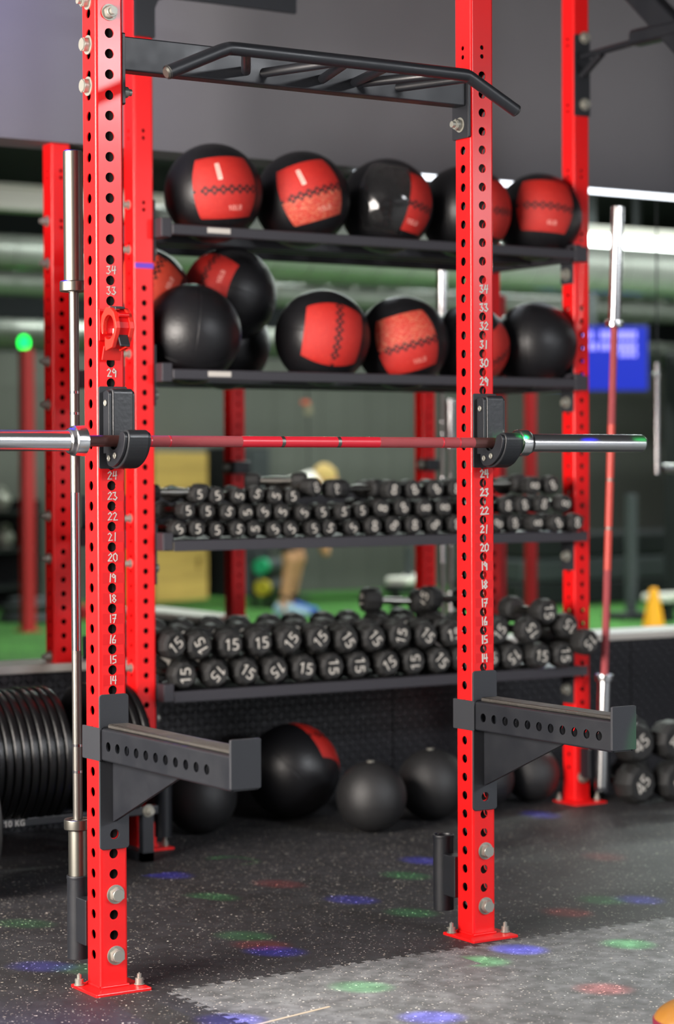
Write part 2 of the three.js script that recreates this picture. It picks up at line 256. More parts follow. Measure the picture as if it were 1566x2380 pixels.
{ // party light that throws the coloured spots
  const w = thing('party_light', 'small party light on the ceiling that throws coloured spots', 'light', [SPOT_FROM[0], SPOT_FROM[1], SPOT_FROM[2]]);
  obj('bracket', [span(-0.02, 0.02, 0.06, CY - SPOT_FROM[1], -0.02, 0.02)], M.dark, w); obj('housing', lathe([[0, 0.07], [0.1, 0.07], [0.1, 0.03], [0, 0.03]], 24), M.dark, w);
  obj('lens', new THREE.SphereGeometry(0.03, 16, 12), std({ color: 0x222222, emissive: 0x8080ff, emissiveIntensity: 2 }), w);
  for (const [c, k, list] of SPOTS) for (const [x, z] of list) {
    const d = Math.hypot(x - SPOT_FROM[0], SPOT_FROM[1], z - SPOT_FROM[2]), l = new THREE.SpotLight(c, SPOT_POWER * k * (d / 4) ** 2 * 0.5, 0, Math.atan(0.078 / d), 1, 2);
    l.name = 'spot_lamp'; l.position.set(SPOT_FROM[0], SPOT_FROM[1] - 0.005, SPOT_FROM[2]); l.target.position.set(x, 0, z); l.castShadow = true; l.shadow.radius = 0.3; scene.add(l, l.target);
  }
  const b = thing('blue_stage_light', 'blue stage light high on the left, outside the frame', 'light', WASH.from);
  obj('housing', lathe([[0, 0.12], [0.06, 0.12], [0.07, 0], [0.06, 0], [0.05, 0.1], [0, 0.1]], 20), M.dark, b); obj('bracket', span(-0.015, 0.015, 0.1, CY - WASH.from[1], -0.015, 0.015), M.dark, b);
  obj('lens', cyl(0.05, 0.01, 0, 0.04, 0), std({ color: 0x111111, emissive: 0x3030ff, emissiveIntensity: 4 }), b);
  const l2 = new THREE.SpotLight(0x0808ff, 14, 0, 0.3, 1, 2); l2.name = 'wash_lamp'; l2.position.set(WASH.from[0], WASH.from[1] - 0.02, WASH.from[2]); l2.target.position.set(-0.4, 1.36, 0.1); l2.castShadow = true; l2.shadow.radius = 2; scene.add(l2, l2.target);
  const l = new THREE.SpotLight(WASH.colour, WASH.power, 0, 0.7, 1, 2); l.name = 'wash_lamp'; l.position.set(WASH.from[0], WASH.from[1] - 0.02, WASH.from[2]); l.target.position.set(...WASH.to); l.castShadow = true; l.shadow.radius = 2; scene.add(l, l.target);
}

// ---------------------------------------------------------------- rack uprights
const PW = 0.0762, PH = PW / 2, HOLE_TOP = 2.3719, PITCH = 0.0508;
const hy = (k) => HOLE_TOP - PITCH * k;
function plateWithHoles(h, holes, y0 = 0) { const s = new THREE.Shape(); const w = PW / 2 - 0.0075; s.moveTo(-w, y0); s.lineTo(w, y0); s.lineTo(w, h); s.lineTo(-w, h); for (const [y, r] of holes) s.holes.push(hole(0, y, r)); return ext(s, 0.003, 0, r24); }
const r24 = 9;
function tubeGeo(h, front, sides, y0 = 0.008) {
  const out = [];
  for (const [a, hs] of [[0, front], [Math.PI, front], [Math.PI / 2, sides], [-Math.PI / 2, sides]]) { const g = plateWithHoles(h, hs, y0); g.translate(0, 0, PH - 0.003); g.rotateY(a); out.push(g); }
  for (const [sx, sz] of [[1, 1], [1, -1], [-1, 1], [-1, -1]]) { const g = new THREE.CylinderGeometry(0.0075, 0.0075, h - y0, 7, 1, true, sx > 0 ? (sz > 0 ? 0 : Math.PI / 2) : sz > 0 ? -Math.PI / 2 : Math.PI, Math.PI / 2); g.translate(sx * (PH - 0.0075), (h + y0) / 2, sz * (PH - 0.0075)); out.push(g); }
  return out.map((g) => g.index ? g.toNonIndexed() : g);
}
function boreGeo(h, front, sides, y0) { // unpainted inside of the tube
  const out = []; for (const [a, hs] of [[0, front], [Math.PI, front], [Math.PI / 2, sides], [-Math.PI / 2, sides]]) { const s = new THREE.Shape(), w = PH - 0.0034; s.moveTo(-w, y0); s.lineTo(w, y0); s.lineTo(w, h); s.lineTo(-w, h); for (const [y, r] of hs) s.holes.push(hole(0, y, r)); const g = new THREE.ShapeGeometry(s, 8); g.translate(0, 0, PH - 0.0034); g.rotateY(a); out.push(g); } return out;
}
const big = (from, to, r = 0.0122) => { const o = []; for (let k = from; k <= to; k++) o.push([hy(k), r]); return o; };
const pairs = (list, r = 0.0065) => [].concat(...list.map((y) => [[y, r], [y - 0.0245, r]]));
// bolt with hexagon head, washer; axis along +z, base on z = 0
function boltGeo(r = 0.0185, hgt = 0.014, domed = 0) {
  const out = [cyl(r * 1.28, 0.003, 0, 0, 0.0015, 'z', 24)];
  const hex = new THREE.CylinderGeometry(r, r, hgt, 6); hex.rotateX(Math.PI / 2); hex.translate(0, 0, 0.003 + hgt / 2); out.push(hex);
  out.push(cyl(r * 0.8, 0.003, 0, 0, hgt + 0.0045, 'z', 20, r * 0.86));
  if (domed) out.push(cyl(r * 0.56, domed, 0, 0, hgt + 0.004 + domed / 2, 'z', 16));
  return join(out);
}
const boltG = boltGeo(), nutG = boltGeo(0.016, 0.014, 0.012), smallBoltG = boltGeo(0.0105, 0.01, 0.01), smallNutG = boltGeo(0.012, 0.012, 0.008);
function putBolt(parent, g, x, y, z, face, name = 'bolt') { const b = meshOf(name, g, M.zinc, parent); b.position.set(x, y, z); b.rotation.y = face === 'front' ? 0 : face === 'left' ? -Math.PI / 2 : face === 'right' ? Math.PI / 2 : Math.PI; b.rotation.order = 'YXZ'; b.rotation.z = R() * 1; return b; }
const anchorG = join([cyl(0.013, 0.002, 0, 0.001, 0), new THREE.CylinderGeometry(0.0105, 0.0105, 0.014, 6).translate(0, 0.009, 0), cyl(0.0055, 0.012, 0, 0.021, 0, 'y', 12), cyl(0.002, 0.003, 0, 0.028, 0, 'y', 10)]);
function basePlate(parent, dz = 0.02) {
  const s = rrect(0.153, 0.146, 0.004); const g = ext(s, 0.008, 0.0012); g.rotateX(-Math.PI / 2); g.translate(0, 0, dz);
  const weld = [cyl(0.004, PW, 0, 0.009, PH, 'x', 6), cyl(0.004, PW, 0, 0.009, -PH, 'x', 6), cyl(0.004, PW, PH, 0.009, 0, 'z', 6), cyl(0.004, PW, -PH, 0.009, 0, 'z', 6)];
  obj('base_plate', [g, ...weld], M.red, parent);
  for (const [x, z] of [[-0.066, dz - 0.046], [0.064, dz + 0.028]]) { const a = meshOf('anchor_bolt', anchorG, M.zinc, parent); a.position.set(x, 0.008, z); }
}
function upright(name, label, [x, z], h, front, sides, { base = true, y0 = 0.008 } = {}) {
  const t = thing(name, label, 'rack upright', [x, 0, z]);
  obj('post', tubeGeo(h, front, sides, y0), M.red, t); obj('post_bore', boreGeo(h, front, sides, y0), M.bore, t);
  if (base) basePlate(t);
  return t;
}
const FRX = 1.1376, RZ = -1.7918, RLX = 1.0245, RRX = 2.921, BZ = -2.385, BLX = 0.997, BRX = 2.935;
const fl = upright('rack_upright', 'red perforated rack upright at front left with white numbers and a barbell clamp', [0, 0], 2.74, big(-5, 45), big(-5, 45));
const fr = upright('rack_upright', 'red perforated rack upright at front right, standing beside the grey mat', [FRX, 0], 2.74, [...big(0, 45), ...pairs([2.449])], [...big(0, 45), ...pairs([2.449])]);
const smallSide = []; for (let k = -8; k <= 44; k++) smallSide.push([hy(k), 0.0078]);
const rl = upright('rack_upright', 'red rack upright carrying the left ends of the storage shelves, purple tape on it', [RLX, RZ], 3.35, [...big(9, 45, 0.0105), ...pairs([2.449, 2.205])], [...smallSide.filter(([y]) => y < 2.1), ...pairs([2.449, 2.205])]);
const rr = upright('rack_upright', 'red rack upright carrying the right ends of the storage shelves beside a vertical barbell', [RRX, RZ], 3.35, [...big(9, 45, 0.0105), ...pairs([2.444, 2.2])], [...smallSide.filter(([y]) => y < 2.1), ...pairs([2.952, 2.699, 2.448])]);
const bl = upright('rack_upright', 'red rear rack upright standing on the white ledge at far left', [BLX, BZ], 2.478, [...big(9, 35, 0.0105), ...pairs([2.38, 2.2])], [...smallSide.filter(([y]) => y < 2.1 && y > 0.63), ...pairs([2.38])], { base: false, y0: 0.597 });
const br = upright('rack_upright', 'red rear rack upright almost hidden behind the front right upright', [BRX, BZ], 2.478, [...big(9, 35, 0.0105)], [...smallSide.filter(([y]) => y < 2.1 && y > 0.63)], { base: false, y0: 0.597 });
// tapes and hand-written hole numbers
for (const [t, seed, list] of [[fl, 1, [14, 15, 16, 17, 18, 19, 20, 21, 22, 23, 24, 29, 30, 31, 32, 33, 34]], [fr, 2, [14, 15, 16, 17, 18, 19, 20, 21, 22, 23, 24, 29, 30, 31, 32, 33, 34]]]) for (const n of list) {
  const y = hy(46 - n) + 0.0254;
  if (n < 25) obj('tape_strip', box(0.0605, 0.0262, 0.0004, 0.003, y, PH + 0.0001), M.redTape, t);
  const m = obj('number_mark', handwritten(String(n), t === fl ? 0.0195 : 0.021, t === fl ? 0.0024 : 0.004, seed * 100 + n), M.paintWhite, t); m.position.set(t === fl ? 0.002 : 0.004, y, PH + 0.0006);
  m.userData.label = 'white hand-written number ' + n;
}
// bolts of the front uprights
for (const t of [fl, fr]) for (const k of [42, 45]) { const b = putBolt(t, boltG, 0.004, hy(k), PH, 'front'); b.userData.label = 'large zinc hexagon bolt'; }
for (const [y, g] of [[2.452, nutG], [2.345, boltG], [2.243, boltG]]) putBolt(fl, g, -PH, y, 0.0, 'left');
putBolt(fl, nutG, 0, hy(-1) , PH, 'front');
for (const y of [2.199, 2.046, 1.691, 1.534, 1.13, 0.976, 0.619]) putBolt(rl, smallNutG, -PH, y, 0, 'left');
for (const y of [2.199, 2.046, 1.691, 1.534, 1.13, 0.976, 0.619]) putBolt(bl, nutG, -PH, y, 0, 'left');
obj('tape_band', box(0.071, 0.018, 0.0006, 0, 1.991, PH), M.purple, rl).userData.label = 'purple tape';
for (const [t, x] of [[rl, 0], [rr, 0]]) putBolt(t, boltG, x, 0.1, PH, 'front');

// ---------------------------------------------------------------- cantilever brackets on top of the rear uprights
{
  const t = thing('wall_bracket', 'black bracket plate with a diagonal brace bolted high on the rear right upright', 'bracket', [RRX, 2.81, RZ]);
  const pl = ext(rrect(0.074, 0.312, 0.006), 0.008, 0.001); pl.translate(0, 0, PH + 0.0005); obj('plate', pl, M.black, t);
  obj('arm', [rod(V(0, 0.072, PH + 0.006), V(0, 0.078, 0.4), 0.014, 10), rod(V(0, -0.0, PH + 0.006), V(0, 0.066, 0.16), 0.016, 10)], M.black, t);
  const brace = box(0.06, 0.1, 1.3, 0, 0, 0, 0.012); brace.rotateX(0.726); brace.translate(0, 0.135, 0.514); obj('brace', brace, M.black, t);
  const so = box(0.07, 0.062, 0.5, 0, 0, 0, 0.02); so.rotateX(0.02); so.translate(0, 0.085, 0.6); obj('socket', so, M.black, t);
  for (const y of [0.145, -0.111]) putBolt(t, boltG, 0.009, y, PH + 0.008, 'front');
  const u = thing('wall_bracket', 'black bracket at the top of the rear left upright, cut by the frame', 'bracket', [RLX, 2.764, RZ]);
  const s = shapeOf([[-0.037, 0], [0.037, 0], [0.037, 0.1], [0.05, 0.128], [0.09, 0.143], [0.6, 0.143], [0.6, 0.21], [-0.037, 0.21]]), g = ext(s, 0.02, 0.001); g.translate(0, 0, PH + 0.0005); obj('plate', g, M.black, u);
  putBolt(u, boltG, 0, 0.16, PH + 0.021, 'front');
}

// ---------------------------------------------------------------- pull-up bar
{
  const t = thing('pull_up_bar', 'black pull-up bar with bent ends bolted between the two front uprights', 'pull-up bar', [FRX / 2, 2.33, 0]);
  const x0 = -FRX / 2 + PH, x1 = FRX / 2 - PH;
  obj('crossmember', span(x0 + 0.008, x1 - 0.008, -0.043, 0.042, -0.025, 0.025, 0.004), M.black, t);
  for (const [x, s] of [[x0, 1], [x1, -1]]) {
    const pl = ext(rrect(0.076, 0.178, 0.005), 0.008, 0.001); pl.rotateY(Math.PI / 2); pl.translate(s > 0 ? x : x - 0.008, -0.041, 0); obj('end_plate', pl, M.black, t);
    if (s > 0) putBolt(t, nutG, x + 0.008, -0.094, 0.006, 'right'); else { putBolt(t, nutG, x - 0.008, -0.092, 0.0, 'left'); }
  }
  const c = -FRX / 2, path = new THREE.CurvePath(), pts = [V(0.048 + c, -0.084, 0.25), V(0.190 + c, -0.02, 0.25), V(0.211 + c, -0.012, 0.25), V(0.245 + c, -0.008, 0.25), V(0.91 + c, -0.008, 0.25), V(0.942 + c, -0.012, 0.25), V(0.962 + c, -0.022, 0.25), V(1.095 + c, -0.088, 0.25)];
  for (let i = 0; i < pts.length - 1; i++) path.add(i === 1 ? new THREE.QuadraticBezierCurve3(pts[1], pts[2], pts[3]) : i === 4 ? new THREE.LineCurve3(pts[4], pts[4].clone().add(V(0.0005, 0, 0))) : i === 2 ? new THREE.LineCurve3(pts[3], pts[4]) : i === 5 ? new THREE.QuadraticBezierCurve3(pts[4], pts[5], pts[6]) : i === 3 ? new THREE.LineCurve3(pts[4], pts[4].clone().add(V(0.0002, 0, 0))) : new THREE.LineCurve3(pts[i], pts[i + 1]));
  const tube = new THREE.TubeGeometry(new THREE.CatmullRomCurve3(pts, false, 'catmullrom', 0.15), 120, 0.0168, 16); obj('grip_bar', tube, M.black, t);
  for (const [p, q] of [[pts[0], pts[1]], [pts[7], pts[6]]]) { const d = p.clone().sub(q).normalize(); const e = rod(p.clone().addScaledVector(d, -0.004), p.clone().addScaledVector(d, 0.004), 0.0174, 18, 0.012); obj('end_cap', e, M.steel, t); }
  for (const [a, b] of [[0.40, 0.27], [0.45, 0.53], [0.63, 0.56], [0.73, 0.68], [0.74, 0.86], [0.87, 0.95]]) obj('strut', rod(V(a + c, -0.012, 0.02), V(b + c, -0.012, 0.245), 0.0125, 14), M.black, t);
}

// ---------------------------------------------------------------- J-cups and safety arms
function jcup(x, label) {
  const t = thing('j_cup', label, 'j-cup', [x, 1.364, 0], 0);
  const pl = ext(rrect(0.078, 0.203, 0.005), 0.006, 0.0008); pl.translate(0.003, 0.034, PH + 0.0005); obj('back_plate', pl, M.blackPlate, t);
  const prof = (o) => { const s = new THREE.Shape(); s.moveTo(0.046, 0.126 - o); s.lineTo(0.066 - o, 0.13 - o); s.quadraticCurveTo(0.0815 - o, 0.131 - o, 0.0825 - o, 0.118 - o); s.lineTo(0.0825 - o, 0.008); s.quadraticCurveTo(0.083, -0.0165 - o, 0.1, -0.0165 - o); s.quadraticCurveTo(0.12 + o, -0.016 - o, 0.127 + o, 0.012); s.quadraticCurveTo(0.131 + o, 0.026 - o, 0.144, 0.027 - o); s.quadraticCurveTo(0.166 - o, 0.028 - o, 0.168 - o, 0.008); s.quadraticCurveTo(0.165 - o, -0.036 + o, 0.128 - o, -0.058 + o); s.quadraticCurveTo(0.1, -0.072 + o, 0.075, -0.066 + o); s.quadraticCurveTo(0.058 + o, -0.06 + o, 0.056 + o, -0.036); s.lineTo(0.056 + o, -0.03); s.lineTo(0.046, -0.03); return s; };
  const place = (g, x0) => { g.rotateY(-Math.PI / 2); g.translate(x0, 0, 0); return g; }; // shape x -> z, extrude -> -x
  obj('liner', place(ext(prof(0), 0.056, 0.003), 0.036), M.plastic, t);
  obj('side_plate', place(ext(prof(0.005), 0.008, 0.0012), -0.0195), M.black, t);
  obj('side_plate', place(ext(prof(0.005), 0.008, 0.0012), 0.0445), M.black, t);
  const b = join([new THREE.TorusGeometry(0.006, 0.0018, 8, 20), cyl(0.0058, 0.002, 0, 0, 0, 'z', 16), new THREE.CylinderGeometry(0.0032, 0.0032, 0.0035, 6).rotateX(Math.PI / 2)]);
  for (const [z, y] of [[0.062, 0.094], [0.08, -0.042], [0.112, -0.036]]) { const m = meshOf('screw', b, M.zinc, t); m.position.set(-0.0285, y, z); m.rotation.y = -Math.PI / 2; }
  return t;
}
jcup(0, 'black J-cup on the front left upright holding the horizontal barbell');
jcup(FRX, 'black J-cup on the front right upright holding the horizontal barbell');
function safetyArm(x, label, z1) {
  const t = thing('safety_arm', label, 'safety arm', [x, 0.615, 0]), z0 = 0.052;
  const pl = rrect(0.08, 0.385, 0.009, 0.0, -0.07); pl.holes.push(hole(0, -0.226, 0.0125)); const g = ext(pl, 0.007, 0.001); g.translate(0.0, 0, PH + 0.0008); obj('front_plate', g, M.blackPlate, t);
  const sidePlate = ext(rrect(0.098, 0.082, 0.003, 0.003, 0.0), 0.006, 0.0008); sidePlate.rotateY(-Math.PI / 2); sidePlate.translate(-PH - 0.0008, 0, 0); obj('side_flange', sidePlate, M.blackPlate, t);
  const L = z1 - z0, holes = []; for (let k = 0; k < 11; k++) holes.push([k * 0.0497 + 0.035, 0.0122]);
  // box tube: two perforated sides, plain top and bottom
  const side = () => { const s = new THREE.Shape(); s.moveTo(0, -0.034); s.lineTo(L, -0.034); s.lineTo(L, 0.034); s.lineTo(0, 0.034); for (const [q, r] of holes) s.holes.push(hole(q, -0.002, r)); return ext(s, 0.005, 0, 9); };
  const out = []; for (const sx of [-1, 1]) { const q = side(); q.rotateY(-Math.PI / 2); q.translate(sx > 0 ? 0.038 : -0.033, 0, z0); out.push(q); }
  out.push(span(-0.032, 0.032, 0.035, 0.04, z0, z1), span(-0.032, 0.032, -0.04, -0.035, z0, z1));
  for (const sx of [-1, 1]) for (const sy of [-1, 1]) { const q = cyl(0.006, L, sx * 0.032, sy * 0.034, (z0 + z1) / 2, 'z', 16); out.push(q); }
  obj('arm_tube', out, M.black, t);
  const st = box(0.058, 0.011, L - 0.012, 0.004, 0.0455, (z0 + z1) / 2, 0.004); { const p = st.attributes.position; const r = rng(x > 0.5 ? 91 : 92); for (let i = 0; i < p.count; i++) p.setY(i, p.getY(i) + (r() - 0.5) * 0.0012); } obj('pad_strip', st, M.strip, t).userData.label = 'scuffed plastic strip on top';
  const ep = ext(rrect(0.078, 0.112, 0.004, 0, 0.02), 0.008, 0.001); ep.translate(0, 0, z1); obj('end_plate', ep, M.blackPlate, t);
  const gs = ext(shapeOf([[z0 - 0.006, -0.04], [z0 + 0.355, -0.04], [z0 - 0.002, -0.193], [z0 - 0.006, -0.193]]), 0.01, 0.001); gs.rotateY(-Math.PI / 2); gs.translate(0.003, 0, 0); obj('gusset', gs, M.black, t);
  return t;
}
safetyArm(0, 'black perforated safety arm with end plate reaching out from the front left upright', 0.69);
safetyArm(FRX, 'black perforated safety arm with end plate reaching out from the front right upright', 0.632);

// ---------------------------------------------------------------- barbells
const along = (g) => g;
{
  const t = thing('barbell', 'chrome barbell with red centre resting level in the two J-cups', 'barbell', [0.5688, 1.364, 0.0985]), o = (x) => x - 0.5688, r = 0.0142;
  const seg = (a, b, rr = r) => cyl(rr, b - a, (o(a) + o(b)) / 2, 0, 0, 'x', 28);
  obj('shaft', seg(0.334, 0.752), M.cerakote, t).userData.label = 'smooth red middle of the shaft';
  obj('knurling', seg(0.06, 0.334), M.knurlRed, t); obj('knurling', seg(0.752, 1.06), M.knurlRed, t);
  obj('knurling', seg(-0.105, 0.06), M.knurlWorn, t); obj('knurling', seg(1.06, 1.215), M.knurlWorn, t);
  for (const x of [0.0, 0.0]) void x;
  for (const x of [0.455, 0.625]) obj('ring_mark', seg(x - 0.005, x + 0.005, r + 0.0002), M.chromeDark, t);
  for (const x of [0.075, 0.128, 0.955, 1.01]) obj('ring_mark', seg(x - 0.0018, x + 0.0018, r + 0.0003), M.cerakote, t);
  for (const s of [-1, 1]) {
    const c = lathe([[0.0145, 0], [0.034, 0], [0.0372, 0.003], [0.0372, 0.03], [0.036, 0.032], [0.031, 0.033], [0.031, 0.042], [0.0255, 0.044], [0.0145, 0.044]], 40, 'x'); if (s < 0) c.rotateY(Math.PI); c.translate(s < 0 ? o(-0.103) : o(1.207), 0, 0); obj('collar', c, M.chrome, t);
    const v = lathe([[0, 0], [0.0248, 0], [0.0252, 0.003], [0.0252, 0.398], [0.0235, 0.402], [0.021, 0.404], [0.0205, 0.4], [0, 0.4]], 40, 'x'); if (s < 0) v.rotateY(Math.PI); v.translate(s < 0 ? o(-0.147) : o(1.251), 0, 0); obj('sleeve', v, M.chrome, t);
  }
}
function standingBarbell(label, [x, y, z], { r = 0.0125, ys, red, lean = 0, leanX = 0, sleeveMat = M.chrome }) {
  // ys: bottom end, lower collar, upper collar, top end (heights above the base)
  const t = thing('barbell', label, 'barbell', [x, y, z]); t.rotation.z = -lean; t.rotation.x = leanX;
  const [a, b, c, d] = ys.map((q) => q - y);
  obj('sleeve', lathe([[0, a], [0.022, a], [0.0246, a + 0.003], [0.0246, b], [0, b]], 28), sleeveMat, t); obj('sleeve', lathe([[0, c], [0.0246, c], [0.0246, d - 0.003], [0.022, d], [0, d]], 28), sleeveMat, t);
  const col = (q, up) => lathe([[r, q], [0.034, q], [0.0355, q + 0.003], [0.0355, q + 0.024], [0.034, q + 0.027], [r, q + 0.027]], 30);
  obj('collar', col(b - 0.027), sleeveMat, t); obj('collar', col(c), sleeveMat, t);
  const L = c - b, mk = (p, q, m, rr = r) => obj(m === M.cerakote ? 'shaft' : rr > r ? 'ring_mark' : 'knurling', cyl(rr, (q - p) * L, 0, b + (p + q) / 2 * L, 0, 'y', 24), m, t);
  if (red) { mk(0, 0.3, M.knurlRed); mk(0.3, 0.72, red); mk(0.72, 1, M.knurlRed); for (const q of [0.42, 0.56]) mk(q - 0.004, q + 0.004, M.chromeDark, r + 0.0004); }
  else { mk(0, 0.32, M.chromeDark); obj('shaft', cyl(r, 0.3 * L, 0, b + 0.47 * L, 0, 'y', 24), M.chrome, t); mk(0.62, 1, M.chromeDark); for (const q of [0.09, 0.14, 0.77, 0.81]) mk(q - 0.0025, q + 0.0025, M.chrome, r + 0.0004); }
  return t;
}
standingBarbell('steel barbell standing upright in the holder behind the front left upright', [-0.02, 0.02, -0.122], { ys: [0.068, 0.408, 1.744, 2.1], lean: -0.002, sleeveMat: M.steel });
standingBarbell('red-shafted barbell leaning upright in the holder beside the rear right upright', [2.935, 0.02, -1.66], { ys: [0.068, 0.505, 1.84, 2.305], red: std({ color: 0xc9483c, roughness: 0.4 }), lean: 0.0385, r: 0.0142 });
function holder(label, x, z, dirZ, dx = 0) {
  const t = thing('barbell_holder', label, 'barbell holder', [x, 0, z]), pz = dirZ > 0 ? -PH : PH;
  obj('sleeve_cup', lathe([[0.0262, 0.055], [0.0292, 0.054], [0.0292, 0.255], [0.0305, 0.257], [0.0305, 0.263], [0.0292, 0.265], [0.0262, 0.265], [0.0258, 0.26], [0.0258, 0.066], [0, 0.064], [0, 0.055], [0.0262, 0.055]], 32), M.black, t);
  const w = dirZ > 0 ? [-0.085, -0.028] : [0.028, 0.085];
  obj('bracket', [span(-0.022 + dx, 0.022 + dx, 0.1, 0.215, w[0], w[1], 0.003)], M.black, t);
  return t;
}
holder('black steel barbell cup behind the foot of the front left upright', -0.02, -0.122, -1);
holder('empty black steel barbell cup behind the foot of the front right upright', 1.113, -0.122, -1);
holder('empty black steel barbell cup in front of the foot of the rear left upright', 1.04, -1.665, 1);
holder('black steel barbell cup in front of the foot of the rear right upright', 2.946, -1.665, 1, -0.02);

{ // barbell clamp parked on the front left upright
  const t = thing('barbell_clamp', 'red barbell clamp with black inserts stuck on the front left upright', 'clamp', [-0.034, 1.643, 0.087]);
  const oct = (k) => [[-0.012, 0.05], [0.012, 0.047], [0.03, 0.036], [0.042, 0.012], [0.046, -0.004], [0.036, -0.024], [0.02, -0.05], [-0.004, -0.055], [-0.014, -0.057], [-0.018, -0.046], [-0.034, -0.01], [-0.041, 0.008], [-0.035, 0.03]].map(([a, b]) => [a * k, b * k]);
  const cShape = (k, ri) => { const o = oct(k), a0 = -2.28, a1 = -2.28 + 2 * Math.PI - 0.62, sh = new THREE.Shape(), n = 26; // open towards the lower left
    sh.moveTo(o[9][0], o[9][1]); for (let q = 8; q >= 0; q--) sh.lineTo(o[q][0], o[q][1]); sh.lineTo(o[12][0], o[12][1]); sh.lineTo(o[11][0], o[11][1]); sh.lineTo(o[10][0] - 0.004, o[10][1]); sh.lineTo(o[10][0] + 0.004, o[10][1] - 0.006);
    for (let q = 0; q <= n; q++) { const a = a1 + (a0 - a1) * q / n; sh.lineTo(0.002 + ri * Math.cos(a), ri * Math.sin(a)); } return sh; };
  const s = cShape(1, 0.03);
  const turn = (g, x0) => { g.rotateY(-Math.PI / 2); g.translate(x0, 0, 0); return g; };
  obj('body', [turn(ext(s, 0.012, 0.0015), 0.012), turn(ext(s, 0.012, 0.0015), 0.05)], phy({ color: 0xe0281c, roughness: 0.35, clearcoat: 0.4 }), t);
  const s2 = cShape(0.9, 0.0305);
  obj('inner_ring', turn(ext(s2, 0.028, 0), 0.039), M.redTape, t);
  const pad = box(0.026, 0.046, 0.006, 0.026, 0, 0, 0.0015); pad.rotateX(-0.48); pad.translate(0, -0.028, 0.034); obj('grip_pad', pad, M.plastic, t);
  const pad2 = box(0.026, 0.006, 0.03, 0.026, 0, 0, 0.0015); pad2.rotateX(0.12); pad2.translate(0, 0.0485, 0.004); obj('grip_pad', pad2, M.plastic, t);
  obj('pin', cyl(0.006, 0.028, 0.026, 0.028, 0.034, 'x', 14), M.redTape, t);
  const lever = box(0.05, 0.036, 0.005, 0.026, 0, 0, 0.0015); lever.rotateX(0.35); lever.translate(0, -0.062, -0.028); obj('lever', lever, phy({ color: 0xd02018, roughness: 0.4 }), t);
  obj('latch', [box(0.02, 0.012, 0.02, 0.03, -0.012, 0.0, 0.002), cyl(0.003, 0.03, 0.02, -0.018, -0.004, 'y', 10)], M.zinc, t);
  obj('mount_plate', box(0.056, 0.078, 0.006, 0.028, 0.008, -0.0455, 0.001), M.redTape, t);
}

// ---------------------------------------------------------------- storage shelves
const SF = -1.70, SB = -2.42, SX0 = 1.07, SX1 = 2.905;
function shelfEnds(t, y, right = true) { // brackets: plate on the post, arm front to back
  for (const [x0, x1] of [[1.0645, 1.105], [2.845, 2.882]]) obj('side_arm', span(x0, x1, y - 0.06, y + 0.0, SB, SF, 0.004), M.shelf, t);
}
function ballShelf(y, label) {
  const t = thing('ball_shelf', label, 'shelf', [0, 0, 0]);
  for (const [x0, x1, px] of [[1.0645, 1.105, 1.0645], [2.845, 2.8815, 2.8815]]) {
    obj('side_arm', span(x0, x1, y - 0.045, y + 0.02, SB, SF - 0.002, 0.004), M.shelf, t);
    const pl = ext(rrect(0.072, 0.21, 0.005), 0.006); pl.rotateY(Math.PI / 2); pl.translate(px < 2 ? 1.0635 : 2.8755, y - 0.02, RZ); obj('bracket_plate', pl, M.blackPlate, t);
    const b = meshOf('bolt', boltG, M.zinc, t); b.position.set(px < 2 ? 1.0695 : 2.8755, y - 0.088, RZ); b.rotation.y = px < 2 ? Math.PI / 2 : -Math.PI / 2;
  }
  for (const [i, z] of [SF - 0.012, SF - 0.285, SF - 0.375, SF - 0.65].entries()) obj(i ? 'rail' : 'front_rail', span(i ? 1.105 : 1.105, i ? 2.845 : SX1, y - 0.036, y, z - 0.014, z + 0.014, 0.005), i ? M.shelfDark : M.shelf, t);
  obj('end_cap', span(2.845, SX1, y - 0.045, y + 0.012, SF - 0.03, SF + 0.003, 0.003), M.shelf, t);
  obj('hanging_tag', span(1.24, 1.33, y - 0.024, y - 0.006, SF + 0.0025, SF + 0.004), M.paintWhite, t);
  return t;
}
ballShelf(2.133, 'black rail shelf holding the top row of wall balls');
ballShelf(1.64, 'black rail shelf holding the lower row of wall balls');
function traySelf(y, label) {
  const t = thing('dumbbell_shelf', label, 'shelf', [0, 0, 0]);
  for (const [x0, x1] of [[1.0645, 1.105], [2.845, 2.8815]]) {
    obj('side_arm', span(x0, x1, y - 0.034, x0 < 2 ? y + 0.028 : y, SB, SF - 0.002, 0.004), M.shelf, t);
    const pl = ext(rrect(0.072, 0.21, 0.005), 0.006); pl.rotateY(Math.PI / 2); pl.translate(x0 < 2 ? 1.0635 : 2.8755, y - 0.045, RZ); obj('bracket_plate', pl, M.blackPlate, t);
    const b = meshOf('bolt', boltG, M.zinc, t); b.position.set(x0 < 2 ? 1.0695 : 2.8755, y - 0.095, RZ); b.rotation.y = x0 < 2 ? Math.PI / 2 : -Math.PI / 2;
  }
  obj('tray', [span(1.105, 2.845, y - 0.005, y, SB, SF - 0.003)], M.shelfDark, t);
  obj('dark_gap_backing', span(1.105, 2.845, y, y + 0.15, SB, SB + 0.004), M.shelfDark, t);  // dark sheet added behind the dumbbells so the gaps between them stay dark
  obj('front_lip', [span(1.105, SX1, y - 0.036, y + 0.001, SF - 0.004, SF, 0.0015)], M.shelf, t);
  return t;
}
traySelf(1.053, 'grey steel tray shelf piled with small dumbbells marked 5 and 8');
traySelf(0.536, 'grey steel tray shelf piled with dumbbells marked 15');

